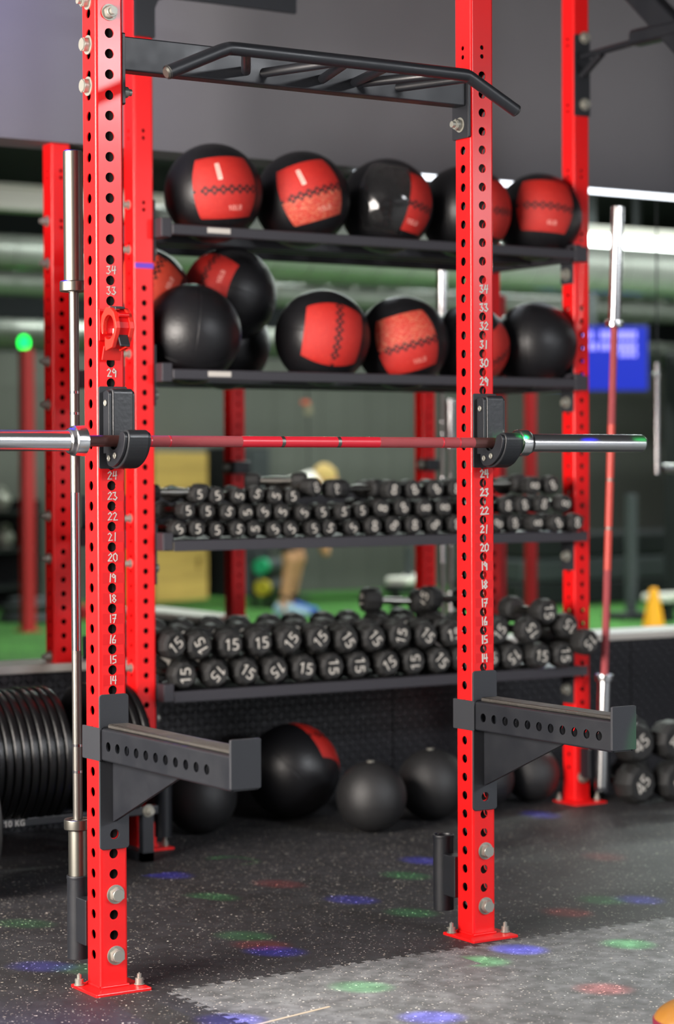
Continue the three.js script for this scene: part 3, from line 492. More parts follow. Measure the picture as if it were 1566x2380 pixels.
// ---------------------------------------------------------------- wall balls
const BR_ = 0.174;
const sphere = (() => { const g = new THREE.SphereGeometry(1, 64, 44); return g; })();
function panelTexture(kind) {
  return canvasTex(512, 512, (c, w, h) => {
    const r = rng(300 + kind.length * 7 + kind.charCodeAt(0));
    c.fillStyle = kind === 'orange' ? '#cc4028' : '#bb221b'; c.fillRect(0, 0, w, h);
    for (let i = 0; i < 1500; i++) { c.fillStyle = `rgba(${r() > 0.5 ? '255,120,80' : '150,10,10'},0.06)`; c.fillRect(r() * w, r() * h, 4 + r() * 30, 3 + r() * 10); }
    if (kind === 'worn' || kind === 'wornTop') { const y0 = kind === 'worn' ? h * 0.56 : 0, y1 = kind === 'worn' ? h : h * 0.52; for (let i = 0; i < 2600; i++) { const x = r() * w, y = y0 + r() * (y1 - y0); c.fillStyle = `rgba(${190 + 40 * r() | 0},${140 + 40 * r() | 0},${100 + 40 * r() | 0},${0.12 + 0.3 * r()})`; c.fillRect(x, y, 2 + 16 * r(), 2 + 8 * r()); } }
    c.strokeStyle = 'rgba(90,10,8,0.8)'; c.lineWidth = 3; c.beginPath(); c.moveTo(0, h * 0.5); c.lineTo(w, h * 0.5); c.stroke();
    // chain print
    c.strokeStyle = '#1a0d0e'; c.lineWidth = 13; const y = h * 0.55;
    for (let k = 0; k < 7; k++) { const x = 96 + k * 64; c.beginPath(); c.moveTo(x - 22, y); c.lineTo(x, y - 30); c.lineTo(x + 22, y); c.lineTo(x, y + 30); c.closePath(); c.stroke(); c.fillStyle = '#1a0d0e'; c.fillRect(x + 14, y - 11, 34, 22); }
    c.beginPath(); c.moveTo(60, y - 18); c.lineTo(60, y + 18); c.lineTo(84, y); c.closePath(); c.fill(); c.fillRect(0, y - 12, 26, 24);
    if (kind !== 'plain') { c.fillStyle = kind === 'worn' || kind === 'wornTop' ? 'rgba(245,215,200,0.55)' : 'rgba(250,200,190,0.75)'; c.font = 'bold 54px sans-serif'; c.textAlign = 'center'; c.fillText(kind === 'six' ? '6LB' : '10LB', w * 0.62, h * 0.86); }
    if (kind === 'tagged' || kind === 'worn') { c.save(); c.translate(w * 0.4, h * 0.27); c.rotate(-0.1); c.fillStyle = '#f2c9bd'; c.fillRect(-17, -68, 34, 136); c.fillStyle = 'rgba(190,60,50,0.55)'; for (let k = 0; k < 5; k++) c.fillRect(-8, -56 + k * 23, 16, 12); c.restore(); }
  });
}
const panelMats = Object.fromEntries(['tagged', 'worn', 'text', 'wornTop', 'six', 'orange', 'plain'].map((k) => [k, phy({ map: panelTexture(k), roughness: 0.45, bumpMap: fineGrain, bumpScale: 0.0004 })]));
const panelGeo = (() => { // barrel-shaped patch on the unit sphere, centred on +z, uv 0..1
  const n = 28, pos = [], uv = [], idx = [], hu = rad(41), hv = rad(39);
  for (let j = 0; j <= n; j++) for (let i = 0; i <= n; i++) { const a = i / n * 2 - 1, b = j / n * 2 - 1, lat = b * hv * (1 - 0.06 * a * a), lon = a * hu * (1 - 0.2 * b * b) / Math.cos(lat * 0.9), edge = Math.max(Math.abs(a), Math.abs(b)) > 0.999 ? 0.997 : 1.006; pos.push(edge * Math.sin(lon) * Math.cos(lat), edge * Math.sin(lat), edge * Math.cos(lon) * Math.cos(lat)); uv.push(i / n, j / n); }
  for (let j = 0; j < n; j++) for (let i = 0; i < n; i++) { const k = j * (n + 1) + i; idx.push(k, k + 1, k + n + 1, k + 1, k + n + 2, k + n + 1); }
  const g = new THREE.BufferGeometry(); g.setAttribute('position', new THREE.Float32BufferAttribute(pos, 3)); g.setAttribute('uv', new THREE.Float32BufferAttribute(uv, 2)); g.setIndex(idx); g.computeVertexNormals(); return g;
})();
const CAMR = V(0.8444, 0, 0.5358), CAMB = V(-0.5358, 0, 0.8444), UPV = V(0, 1, 0);
// face: where the red panel sits, as (right, up, towards the viewer's side) of the ball; roll in degrees
function wallBall(label, [x, y, z], r, face, roll, mat, opts = {}) {
  const t = thing('wall_ball', label, 'medicine ball', [x, y, z]);
  const n = CAMR.clone().multiplyScalar(face[0]).addScaledVector(UPV, face[1]).addScaledVector(CAMB, face[2]).normalize();
  let e = UPV.clone().addScaledVector(n, -n.y).normalize(), s = e.clone().cross(n);
  const q = new THREE.Quaternion().setFromRotationMatrix(new THREE.Matrix4().makeBasis(s, e, n)).multiply(new THREE.Quaternion().setFromAxisAngle(V(0, 0, 1), rad(roll)));
  const sh = meshOf('shell', sphere, opts.shell ?? M.vinyl, t); sh.quaternion.copy(q); sh.scale.set(r, r * (opts.squash ?? 1), r);
  if (mat) { const p = meshOf('red_panel', panelGeo, mat, t); p.quaternion.copy(q); p.scale.setScalar(r); p.userData.label = 'red panel with a printed chain'; }
  if (opts.tape) { const g = ext(rrect(1, 1, 0.02), 0.01); const p = meshOf('tape_wrap', tapeGeo, phy({ color: 0x0c0c0e, roughness: 0.16, bumpMap: grainTex, bumpScale: 0.004, clearcoat: 1, clearcoatRoughness: 0.12 }), t); p.quaternion.copy(q); p.scale.setScalar(r); p.userData.label = 'shiny black tape wrapped over the panel'; }
  return t;
}
const tapeGeo = (() => { // wrinkled wrap over the left half of the panel
  const n = 26, f = noiseGrid(16, 77), pos = [], idx = [], uv = [];
  for (let j = 0; j <= n; j++) for (let i = 0; i <= n; i++) { const a = i / n, b = j / n * 2 - 1, lat = b * rad(46), lon = rad(-68) + a * rad(64), e = 1.008 + 0.03 * f(a * 9, b * 7 + 20) * (i && i < n && j && j < n ? 1 : 0); pos.push(e * Math.sin(lon) * Math.cos(lat), e * Math.sin(lat), e * Math.cos(lon) * Math.cos(lat)); uv.push(a, b); }
  for (let j = 0; j < n; j++) for (let i = 0; i < n; i++) { const k = j * (n + 1) + i; idx.push(k, k + 1, k + n + 1, k + 1, k + n + 2, k + n + 1); }
  const g = new THREE.BufferGeometry(); g.setAttribute('position', new THREE.Float32BufferAttribute(pos, 3)); g.setAttribute('uv', new THREE.Float32BufferAttribute(uv, 2)); g.setIndex(idx); g.computeVertexNormals(); return g;
})();
const TZ = -1.855;
wallBall('black wall ball with red panel, leftmost on the top shelf', [1.352, 2.268, TZ], BR_, [0.33, 0.03, 0.94], 5, panelMats.tagged);
wallBall('black wall ball with half-worn tilted red panel, second on the top shelf', [1.718, 2.268, TZ], BR_, [0.22, 0.1, 0.95], 17, panelMats.worn);
wallBall('black wall ball with shiny tape over its red panel, third on the top shelf', [2.083, 2.268, TZ], BR_, [0.52, 0.02, 0.84], -12, panelMats.text, { tape: true });
wallBall('black wall ball half hidden by the front right upright on the top shelf', [2.44, 2.268, TZ], BR_, [0.88, 0.0, 0.4], 0, panelMats.plain);
wallBall('black wall ball with bright red panel, rightmost on the top shelf', [2.79, 2.268, TZ], 0.168, [0.1, 0.22, 0.96], -5, panelMats.six);
wallBall('plain black wall ball facing away, leftmost on the lower ball shelf', [1.262, 1.772, TZ], BR_, [-0.2, -0.7, -0.6], 10, panelMats.plain);
wallBall('black wall ball with red panel at its left edge, perched behind the leftmost ball', [1.553, 1.935, -2.1], BR_, [-0.55, 0.26, 0.78], 80, panelMats.text);
wallBall('black wall ball with orange worn panel, behind the rear left upright', [1.205, 1.92, -2.115], BR_, [0.2, 0.28, 0.93], 62, panelMats.orange);
wallBall('black wall ball with red panel and upright chain, middle of the lower ball shelf', [1.802, 1.775, TZ], BR_, [0.28, 0.02, 0.95], 82, panelMats.plain);
wallBall('black wall ball with faded upper panel, right of the upright-chain ball', [2.152, 1.765, TZ], BR_, [0.1, -0.05, 0.98], 15, panelMats.wornTop);
wallBall('black wall ball with low red panel, behind the front right upright on the lower shelf', [2.455, 1.762, TZ], 0.155, [0.72, -0.28, 0.6], 30, panelMats.plain);
wallBall('plain dark wall ball, rightmost on the lower ball shelf', [2.768, 1.775, TZ], BR_ * 0.95, [0.3, 0.2, -0.9], 0, panelMats.plain);
wallBall('dark wall ball at the back of the lower ball shelf, under the perched ball', [1.6, 1.762, -2.215], BR_ * 0.97, [0, 0, -1], 0, null);
wallBall('dark wall ball with red side at the right back of the lower ball shelf', [2.73, 1.77, -2.215], BR_ * 0.95, [0.9, 0.1, 0.35], 20, panelMats.plain);
// balls on the floor
wallBall('large black wall ball with red panel edge, on the floor under the shelves', [1.79, BR_ + 0.002, -2.06], BR_ + 0.002, [0.66, 0.64, -0.12], -42, panelMats.six);
function slamBall(label, [x, z], r) {
  const t = thing('slam_ball', label, 'slam ball', [x, r, z]);
  const g = new THREE.SphereGeometry(r, 56, 40), p = g.attributes.position; for (let i = 0; i < p.count; i++) { const y = p.getY(i), d = Math.abs(y + r * 0.28); if (d < 0.006) { const k = 1 - 0.012 * (1 - d / 0.006); p.setX(i, p.getX(i) * k); p.setZ(i, p.getZ(i) * k); } } g.computeVertexNormals();
  const b = meshOf('shell', g, M.slam, t); b.rotation.z = (R() - 0.5) * 0.2;
  const v = meshOf('valve', cyl(0.014, 0.004, 0, r, 0, 'y', 18), M.zinc, t); v.rotation.z = (R() - 0.5) * 0.3;
}
slamBall('small black slam ball beside the large red-edged ball, seam and valve showing', [1.86, -1.63], 0.126);
slamBall('black slam ball in the middle of the floor row, left of the front right upright', [2.2, -1.74], 0.131);
slamBall('black slam ball half behind the right safety arm', [2.53, -1.86], 0.112);
slamBall('shiny grey-black slam ball beside the foot of the rear right upright', [2.775, -1.885], 0.108);
slamBall('black slam ball in shadow under the left safety arm', [1.335, -1.94], 0.13);

// ---------------------------------------------------------------- dumbbells
function headGeo(r, len) { const g = lathe([[0, -len / 2], [r * 0.7, -len / 2], [r * 0.93, -len * 0.36], [r, -len * 0.12], [r, len * 0.14], [r * 0.94, len * 0.36], [r * 0.78, len / 2 - 0.0015], [r * 0.72, len / 2], [r * 0.66, len / 2 - 0.0012], [0, len / 2 - 0.0012]], 10, 'z'); return toCreasedNormals(g, 0.45); }
const kinds = { 5: [0.0315, 0.056, 0.115], 8: [0.0365, 0.062, 0.115], 15: [0.0515, 0.078, 0.125], 45: [0.079, 0.105, 0.135] };
const dbProto = {};
function dumbbell(w) { // origin at the middle of the handle, axis along z, front face towards +z
  if (dbProto[w]) return dbProto[w];
  const [r, len, grip] = kinds[w], g = new THREE.Group(); g.name = 'dumbbell';
  const hg = headGeo(r, len), ng = boxUV(glyphGeo(String(w), w < 10 ? r * 1.0 : w < 20 ? r * 0.76 : r * 0.62).clone());
  for (const s of [1, -1]) { const h = meshOf('head', hg, M.rubber, g); h.position.z = s * (grip + len) / 2; if (s < 0) h.rotation.y = Math.PI; const n = meshOf('number', ng, M.numberGrey, h); n.position.z = len / 2 - 0.0016; }
  meshOf('handle', join([cyl(0.0145, grip + 0.01, 0, 0, 0, 'z', 18), cyl(0.0162, grip * 0.4, 0, 0, 0, 'z', 18)]), M.handle, g);
  return (dbProto[w] = g);
}
const ORD = ['', 'first', 'second', 'third', 'fourth', 'fifth', 'sixth', 'seventh', 'eighth', 'ninth', 'tenth', 'eleventh', 'twelfth', 'thirteenth', 'fourteenth', 'fifteenth', 'sixteenth', 'seventeenth', 'eighteenth', 'nineteenth', 'twentieth', 'twenty-first', 'twenty-second'];
function putDumbbell(w, [x, y, z], roll, label, group, rot) {
  const d = dumbbell(w).clone(); d.name = numbered('dumbbell'); scene.add(d); d.position.set(x, y, z);
  d.rotation.order = 'YXZ'; if (rot) d.rotation.set(rot[0], rot[1], rad(roll)); else d.rotation.set(0, (R() - 0.5) * 0.06, rad(roll));
  return tag(d, label, 'dumbbell', group);
}
const r3 = [[1.148,1.092,5,30],[1.221,1.092,5,0],[1.300,1.086,5,0],[1.384,1.088,5,-15],[1.451,1.088,5,85],[1.533,1.085,5,35],[1.601,1.0855,5,40],[1.688,1.0855,5,12],[1.762,1.0855,5,-25],[1.861,1.0855,5,40],[1.946,1.0905,8,0],[2.039,1.0905,8,-45],[2.129,1.0905,8,0],[2.225,1.0905,8,-50],[2.318,1.0905,8,10],[2.414,1.0905,8,30],[2.510,1.0905,8,60],[2.588,1.0905,8,10],[2.665,1.0905,8,90,-1.695],[2.742,1.0905,8,35,-1.67],[2.818,1.0905,8,5,-1.65]];
const r2 = [[1.182,1.155,5,5],[1.264,1.152,5,0],[1.347,1.149,5,-30],[1.417,1.146,5,100],[1.491,1.147,5,40],[1.564,1.146,5,60],[1.645,1.142,5,50],[1.733,1.143,5,10],[1.815,1.143,5,-10],[1.898,1.146,5,0],[1.992,1.154,8,80],[2.082,1.156,8,30],[2.178,1.153,8,90],[2.268,1.154,8,85],[2.363,1.154,8,0],[2.458,1.156,8,40],[2.556,1.157,8,0],[2.617,1.16,8,15,-1.71],[2.694,1.162,8,-12,-1.69],[2.777,1.163,8,80,-1.66]];
const r1 = [[1.227,1.211,5,0],[1.301,1.206,5,10],[1.385,1.204,5,75],[1.464,1.210,5,-30],[1.536,1.203,5,70],[1.609,1.201,5,5],[2.035,1.221,8,-10],[2.129,1.221,8,25],[2.224,1.222,8,40],[2.317,1.223,8,0],[2.411,1.224,8,20],[2.655,1.232,8,85,-1.7],[2.735,1.234,8,30,-1.69]];
for (const [row, word] of [[r3, 'bottom'], [r2, 'middle'], [r1, 'top']]) row.forEach(([x, y, w, roll, zf = -1.732], i) => { const [r, len, grip] = kinds[w]; putDumbbell(w, [x, y, zf - len - grip / 2 - R() * 0.012], roll, `small dumbbell marked ${w}, ${ORD[i + 1]} from left, ${word} row of the upper tray`, 'small dumbbells on the upper tray'); });
// a few that lie across the rows with their chrome handles showing
for (const [w, x, y, z, ry, lab] of [[5, 1.63, 1.255, -1.9, 0.95, 'small dumbbell turned sideways on top of the marked 5 heads, below the white shirt'], [8, 1.682, 1.232, -1.868, 0.25, 'small dumbbell with dark face at the person, left of two above the 5 heads'], [8, 1.775, 1.226, -1.868, 0.2, 'small dumbbell with dark face at the person, right of two above the 5 heads'], [5, 1.16, 1.218, -1.79, 1.35, 'small dumbbell turned sideways, chrome handle showing at the left end of the top row'], [8, 1.915, 1.225, -1.80, 1.75, 'small dumbbell lying sideways with chrome handle in the middle of the top row'], [8, 2.55, 1.24, -1.80, 1.5, 'small dumbbell lying sideways with chrome handle right of the front right upright']]) putDumbbell(w, [x, y, z], 20, lab, 'small dumbbells on the upper tray', [0, ry, 0]);
const b1 = [[1.165,0.588,15,90],[1.287,0.588,15,225],[1.409,0.588,15,-36],[1.529,0.588,15,214],[1.648,0.588,15,-10],[1.764,0.588,15,-90],[1.883,0.588,15,-90],[2.002,0.588,15,30],[2.120,0.588,15,90],[2.238,0.588,15,-50],[2.342,0.588,15,20],[2.447,0.588,15,0,-1.7],[2.552,0.588,15,215,-1.69],[2.656,0.589,15,-10,-1.655],[2.763,0.588,15,-90,-1.65]];
const b2 = [[1.227,0.688,15,115],[1.350,0.686,15,0],[1.469,0.687,15,3],[1.589,0.69,15,50],[1.708,0.69,15,45],[1.828,0.682,15,-60],[1.942,0.683,15,-55],[2.058,0.687,15,75],[2.180,0.683,15,-45],[2.297,0.683,15,10],[2.395,0.684,15,-70],[2.495,0.684,15,50,-1.7],[2.614,0.686,15,120,-1.66],[2.79,0.695,15,140,-1.66],[2.83,0.636,15,220,-1.585],[2.705,0.752,15,-90,-1.67]];
b1.forEach(([x, y, w, roll, zf = -1.722], i) => putDumbbell(w, [x, y, zf - kinds[15][1] - kinds[15][2] / 2 - R() * 0.01], roll, `black dumbbell marked 15, ${ORD[i + 1]} from left, bottom row of the lower tray`, 'dumbbells marked 15 on the lower tray'));
b2.forEach(([x, y, w, roll, zf = -1.722], i) => putDumbbell(w, [x, y, zf - kinds[15][1] - kinds[15][2] / 2 - R() * 0.012], roll, i === 15 ? 'black dumbbell marked 15 topmost on the right end of the lower tray' : i === 14 ? 'black dumbbell marked 15 hanging over the right end of the lower tray' : `black dumbbell marked 15, ${ORD[i + 1]} from left, upper row of the lower tray`, 'dumbbells marked 15 on the lower tray'));
[[1.22, 0.69, -2.22, 0.05], [1.345, 0.692, -2.22, -0.06], [1.47, 0.69, -2.22, 0.05], [1.59, 0.692, -2.22, -0.04], [1.715, 0.69, -2.22, 0.05], [1.84, 0.692, -2.22, -0.05], [1.96, 0.692, -2.22, 0.04], [2.085, 0.692, -2.22, -0.05], [2.21, 0.692, -2.22, 0.05], [2.35, 0.782, -2.2, 1.3], [2.56, 0.786, -2.15, 1.8], [2.335, 0.692, -2.22, -0.05], [2.46, 0.692, -2.22, 0.05], [2.585, 0.692, -2.22, -0.05]].forEach(([x, y, z, ry], i) => putDumbbell(15, [x, y, z], 30 * i, `black dumbbell lying on the heap above the rows marked 15, ${ORD[i + 1]} from left`, 'dumbbells heaped at the back of the lower tray', [0.05, ry, 0]));
putDumbbell(15, [1.112, 0.694, -1.87], 40, 'black dumbbell half hidden by the rear left upright, upper row of the lower tray', 'dumbbells marked 15 on the lower tray', [0, 0.12, 0]);
// heavy pairs on the floor
[[3.062, 0.0795, -1.64, 50, 'large black dumbbell marked 45, lower left of the stack on the floor at right'], [3.062, 0.2385, -1.64, 35, 'large black dumbbell marked 45, upper left of the stack behind the safety arm end plate'], [3.235, 0.0795, -1.62, 60, 'large black dumbbell marked 45, lower right of the stack, cut by the frame'], [3.225, 0.2385, -1.62, -10, 'large black dumbbell marked 45, upper right of the stack, cut by the frame']].forEach(([x, y, z, roll, lab]) => putDumbbell(45, [x, y, z - 0.1], roll, lab, 'large dumbbells on the floor'));

// ---------------------------------------------------------------- bumper plates on their rack
{
  const prof = (r, w) => [[0.026, -w / 2], [0.09, -w / 2], [0.1, -w / 2 + 0.003], [r - 0.035, -w / 2 + 0.003], [r - 0.028, -w / 2], [r - 0.006, -w / 2], [r, -w / 2 + 0.006], [r, w / 2 - 0.006], [r - 0.006, w / 2], [r - 0.028, w / 2], [r - 0.035, w / 2 - 0.003], [0.1, w / 2 - 0.003], [0.09, w / 2], [0.026, w / 2], [0.026, -w / 2]];
  const tire = join(lathe(prof(0.225, 0.0285), 64, 'x'), true), ring = join(lathe([[0.0252, -0.0145], [0.036, -0.0145], [0.036, 0.0145], [0.0252, 0.0145], [0.0252, -0.0145]], 28, 'x'), true);
  const first = thing('bumper_plate', '', 'weight plate', [0.2, 0.365, -1.655]); meshOf('rubber_disc', tire, M.rubberShiny, first); meshOf('hub_ring', ring, M.steel, first);
  const xs = []; for (let i = 0; i < 14; i++) xs.push(0.2 + i * 0.0296); for (const x of [0.745, 0.776, 0.807, 0.838, 0.869]) xs.push(x);
  const grp = 'black bumper plates in a row behind the front left upright';
  xs.forEach((x, i) => { const lab = i < 14 ? `black bumper plate, ${ORD[i + 1]} from left in the long row at the left edge` : `black bumper plate, ${ORD[i - 13]} from left, short row seen between the left uprights`; const y = 0.365 + (R() - 0.5) * 0.006; if (!i) { first.userData.label = lab; first.userData.group = grp; first.position.set(x, y, -1.655); } else dup(first, [x, y, -1.655], lab, grp); });
  const rk = thing('plate_rack', 'low black floor rack carrying the row of bumper plates', 'rack', [0.42, 0, -1.655]);
  obj('rail', span(-0.36, 0.53, 0.155, 0.185, 0.1, 0.13, 0.005), M.black, rk); obj('rail', span(-0.36, 0.53, 0.155, 0.185, -0.13, -0.1, 0.005), M.black, rk);
  for (const x of [-0.33, 0.49]) { obj('foot', [span(x - 0.02, x + 0.02, 0, 0.155, -0.13, -0.1), span(x - 0.02, x + 0.02, 0, 0.155, 0.1, 0.13), span(x - 0.02, x + 0.02, 0.0, 0.03, -0.13, 0.13)], M.black, rk); }
  const tx = obj('rail_mark', glyphGeo('10 KG', 0.02, 0.0006), M.paintWhite, rk); tx.position.set(0.01, 0.17, 0.1305); tx.userData.label = 'white lettering on the rail';
  putBolt(rk, nutG, 0.49, 0.17, 0.13, 'front');
  const sm = thing('weight_plate', 'grey rubber plate standing at the left edge in front of the bumper row', 'weight plate', [0.176, 0.228, -1.3]);
  meshOf('rubber_disc', join(lathe(prof(0.225, 0.04), 56, 'x'), true), M.rubber, sm); meshOf('hub_ring', ring, M.steel, sm);
}

{ // unseen block added left of the frame: shades the rear uprights and the plates
  const t = thing('added_shade_block', 'tall dark block added outside the left edge to keep window light off', 'cabinet', [-0.5, 0, -1.93]);
  obj('body', box(0.96, 2.05, 0.64, 0, 1.045, 0, 0.015), M.dark, t); for (const x of [-0.242, 0.242]) { const d = obj('door', box(0.47, 1.95, 0.02, x, 1.05, 0.33, 0.004), M.dim, t); obj('handle', box(0.015, 0.16, 0.02, x > 0 ? 0.04 : -0.04, 1.1, 0.347, 0.004), M.zinc, d); }
  obj('plinth', box(0.9, 0.03, 0.6, 0, 0.015, 0), M.dark, t);
}
// ---------------------------------------------------------------- the round object cut by the lower right corner
{
  const t = thing('floor_ball', 'tan and maroon glossy ball cut off by the lower right corner', 'ball', [0.86, 0.055, 1.25]);
  const g = new THREE.SphereGeometry(0.1, 40, 28); g.scale(1.15, 0.55, 1.15); meshOf('shell', g, phy({ color: 0x9a6a2c, roughness: 0.3, clearcoat: 0.5 }), t);
  const b = lathe([[0.108, -0.012], [0.1165, -0.006], [0.1165, 0.006], [0.108, 0.012]], 40); meshOf('band', b, std({ color: 0x6d1530, roughness: 0.5 }), t);
}

// ---------------------------------------------------------------- the hall behind
{
  // spiral ducts and beams under the hall ceiling
  const duct = (label, y, z, r, x0, x1, mat = M.ductGrey) => { const t = thing('air_duct', label, 'duct', [(x0 + x1) / 2, y, z]); const L = x1 - x0; obj('duct_shell', cyl(r, L, 0, 0, 0, 'x', 40), mat, t); for (let x = -L / 2 + 0.1; x < L / 2; x += 0.28) { const q = new THREE.TorusGeometry(r, 0.008, 6, 36); q.rotateY(Math.PI / 2 - 0.12); q.translate(x, 0, 0); obj('seam', q, mat, t); } for (let x = -L / 2 + 1; x < L / 2; x += 3.2) obj('hanger', span(x, x + 0.03, r, HY - y, -0.01, 0.01), M.dim, t); };
  duct('bright spiral air duct nearest under the hall ceiling', 2.855, -8.2, 0.21, 4.4, 20, M.duct);
  duct('grey air duct running under the hall ceiling, second from the front', 2.98, -10.7, 0.13, -2, 22);
  duct('pale air duct running along the hall, third from the front', 2.86, -11.95, 0.1, -2, 22);
  duct('low air duct with a green tint close to the far hall wall', 2.53, -13.3, 0.13, -2, 22);
  const beam = thing('roof_beam', 'pale steel roof beam along the hall ceiling', 'beam', [9, 3.46, -11.2]); obj('web', span(-12, 12, -0.08, 0.08, -0.015, 0.015), M.ledge, beam); obj('flange', span(-12, 12, 0.08, 0.1, -0.09, 0.09), M.ledge, beam); obj('flange', span(-12, 12, -0.1, -0.08, -0.09, 0.09), M.ledge, beam);
  // glowing strip added for the bright line under the header at right
  const ln = thing('glow_strip', 'thin white glowing strip added along the underside of the header at right', 'light', [7.3, 2.47, WZ - 0.06]); obj('glow_bar', span(-5.0, 5.0, -0.006, 0.008, -0.03, 0.03), M.strip2, ln);
  const lnl = new THREE.RectAreaLight(0xeef6ff, 5, 10, 0.06); lnl.name = 'glow_strip_lamp'; lnl.position.set(7.3, 2.46, WZ - 0.06); lnl.lookAt(7.3, 0, WZ - 0.06); scene.add(lnl);
  const big1 = thing('tube_light', 'bright fluorescent tube light above the spiral duct at right', 'light', [8.4, 2.862, -6.9], 0); obj('tube', cyl(0.036, 4.4, 0, 0, 0, 'x', 14), M.tube, big1); obj('housing', span(-2.2, 2.2, 0.04, 0.1, -0.07, 0.07, 0.01), M.ledge, big1); obj('hanger', [span(-1.8, -1.78, 0.11, HY - 2.862, -0.01, 0.01), span(1.8, 1.82, 0.11, HY - 2.862, -0.01, 0.01)], M.dim, big1);
  const bl2 = new THREE.RectAreaLight(0xf2fff6, 20, 4.4, 0.13); bl2.name = 'tube_lamp'; bl2.position.set(8.4, 2.8, -6.9); bl2.lookAt(8.4, 0, -6.9); scene.add(bl2);
  // the second rack of the hall
  const hp = (name, label, x, z, y0, h, fr2, sd) => { const t = thing(name, label, 'rack upright', [x, 0, z]); obj('post', tubeGeo(h, fr2, sd, y0), M.red, t); return t; };
  const hs = []; for (let k = 5; k <= 44; k++) hs.push([hy(k), 0.0075]);
  const h1 = hp('rack_upright', 'red perforated upright of the second rack behind the shelves, left one', 2.772, -4.2, 0.597, 2.3, hs.filter((q) => q[0] > 0.65), hs.filter((q) => q[0] > 0.65));
  const h2 = hp('rack_upright', 'red perforated upright of the second rack behind the shelves, right one', 3.84, -4.15, 0.008, 1.99, hs.filter((q) => q[0] < 1.95), hs.filter((q) => q[0] < 1.95)); basePlate(h2);
  const clampAt = (x, y, z, lab) => { const t = thing('rack_bracket', lab, 'bracket', [x, y, z]); obj('plate', box(0.09, 0.06, 0.1, 0, 0, 0, 0.006), M.black, t); putBolt(t, nutG, -0.045, 0, 0, 'left'); };
  clampAt(2.765, 1.31, -4.16, 'black bracket on the left upright of the second rack'); clampAt(3.835, 2.03, -4.1, 'black bracket with bright bolt on top of the second rack right upright'); clampAt(3.835, 1.32, -4.1, 'black bracket on the right upright of the second rack');
  standingBarbell('barbell with glinting sleeve standing upright beside the second rack', [3.335, 0.0, -3.28], { ys: [0.02, 0.45, 1.76, 2.25], lean: 0.0 });
  standingBarbell('shorter chrome barbell standing upright at the right upright of the second rack', [3.8, 0.0, -3.87], { ys: [0.02, 0.7, 1.4, 1.64], lean: 0.0 });
  // far posts
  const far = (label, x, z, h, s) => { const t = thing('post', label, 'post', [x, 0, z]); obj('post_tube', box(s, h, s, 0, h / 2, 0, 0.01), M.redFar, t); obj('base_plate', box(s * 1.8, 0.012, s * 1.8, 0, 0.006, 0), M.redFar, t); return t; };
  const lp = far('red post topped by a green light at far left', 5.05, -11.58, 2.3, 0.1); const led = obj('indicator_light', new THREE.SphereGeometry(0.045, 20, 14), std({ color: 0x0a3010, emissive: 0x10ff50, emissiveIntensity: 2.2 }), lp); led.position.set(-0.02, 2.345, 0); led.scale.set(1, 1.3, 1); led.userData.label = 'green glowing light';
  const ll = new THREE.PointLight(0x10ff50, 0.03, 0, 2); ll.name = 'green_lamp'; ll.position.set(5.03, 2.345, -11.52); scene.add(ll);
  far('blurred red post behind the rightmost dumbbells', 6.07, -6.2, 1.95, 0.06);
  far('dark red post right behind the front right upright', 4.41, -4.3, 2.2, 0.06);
  // plyo boxes
  const plyo = (label, y, h) => { const t = thing('plyo_box', label, 'plyo box', [8.05, y, -14.86], 0.35); const s = rrect(0.8, h, 0.012, 0, h / 2); s.holes.push((() => { const p = new THREE.Path(); const cx = 0.26, cy = h * 0.48; p.moveTo(cx - 0.025, cy - 0.04); p.absarc(cx, cy + 0.04, 0.025, Math.PI, 0, true); p.absarc(cx, cy - 0.04, 0.025, 0, Math.PI, true); return p; })()); const g = ext(s, 0.03, 0.002); g.translate(0, 0, 0.2); obj('front_panel', g, M.wood, t); obj('box_body', [span(-0.4, 0.4, 0, h, -0.23, -0.2), span(-0.4, -0.37, 0, h, -0.2, 0.2), span(0.37, 0.4, 0, h, -0.2, 0.2), span(-0.4, 0.4, h - 0.03, h, -0.2, 0.2), span(-0.4, 0.4, 0, 0.03, -0.2, 0.2)], M.wood, t); };
  plyo('tan wooden plyo box with hand slot, lower of the stack of two', 0, 0.75); plyo('tan wooden plyo box with hand slot, upper of the stack of two', 0.75, 0.74);
  const cab = (name, label, x0, x1, y0, y1, z0, z1) => { const t = thing(name, label, 'cabinet', [(x0 + x1) / 2, y0, (z0 + z1) / 2]); const w = x1 - x0, h = y1 - y0, d = z1 - z0; obj('body', box(w, h, d, 0, h / 2, 0, 0.02), M.dark, t); obj('door', box(w / 2 - 0.02, h - 0.06, 0.02, -w / 4, h / 2, d / 2 + 0.008, 0.004), M.dim, t); obj('door', box(w / 2 - 0.02, h - 0.06, 0.02, w / 4, h / 2, d / 2 + 0.008, 0.004), M.dim, t); };
  cab('cabinet', 'dark grey cabinet right behind the plyo boxes', 8.75, 9.25, 0, 1.55, -15.25, -14.8);
  // foam rollers
  const roller = (label, x, y, z, c) => { const t = thing('foam_roller', label, 'foam roller', [x, y, z], 0.5); obj('foam', cyl(0.068, 0.4, 0, 0, 0, 'x', 24), M.dim, t); for (const s of [-1, 1]) obj('end_ring', cyl(0.075, 0.07, s * 0.215, 0, 0, 'x', 24), std({ color: c, roughness: 0.6 }), t); };
  roller('grey foam roller with green ends on the low stand behind the person', 8.28, 0.4, -13.1, 0x1f9a6a); roller('grey foam roller with yellow ends below the green one', 8.28, 0.2, -13.08, 0xb9a52a);
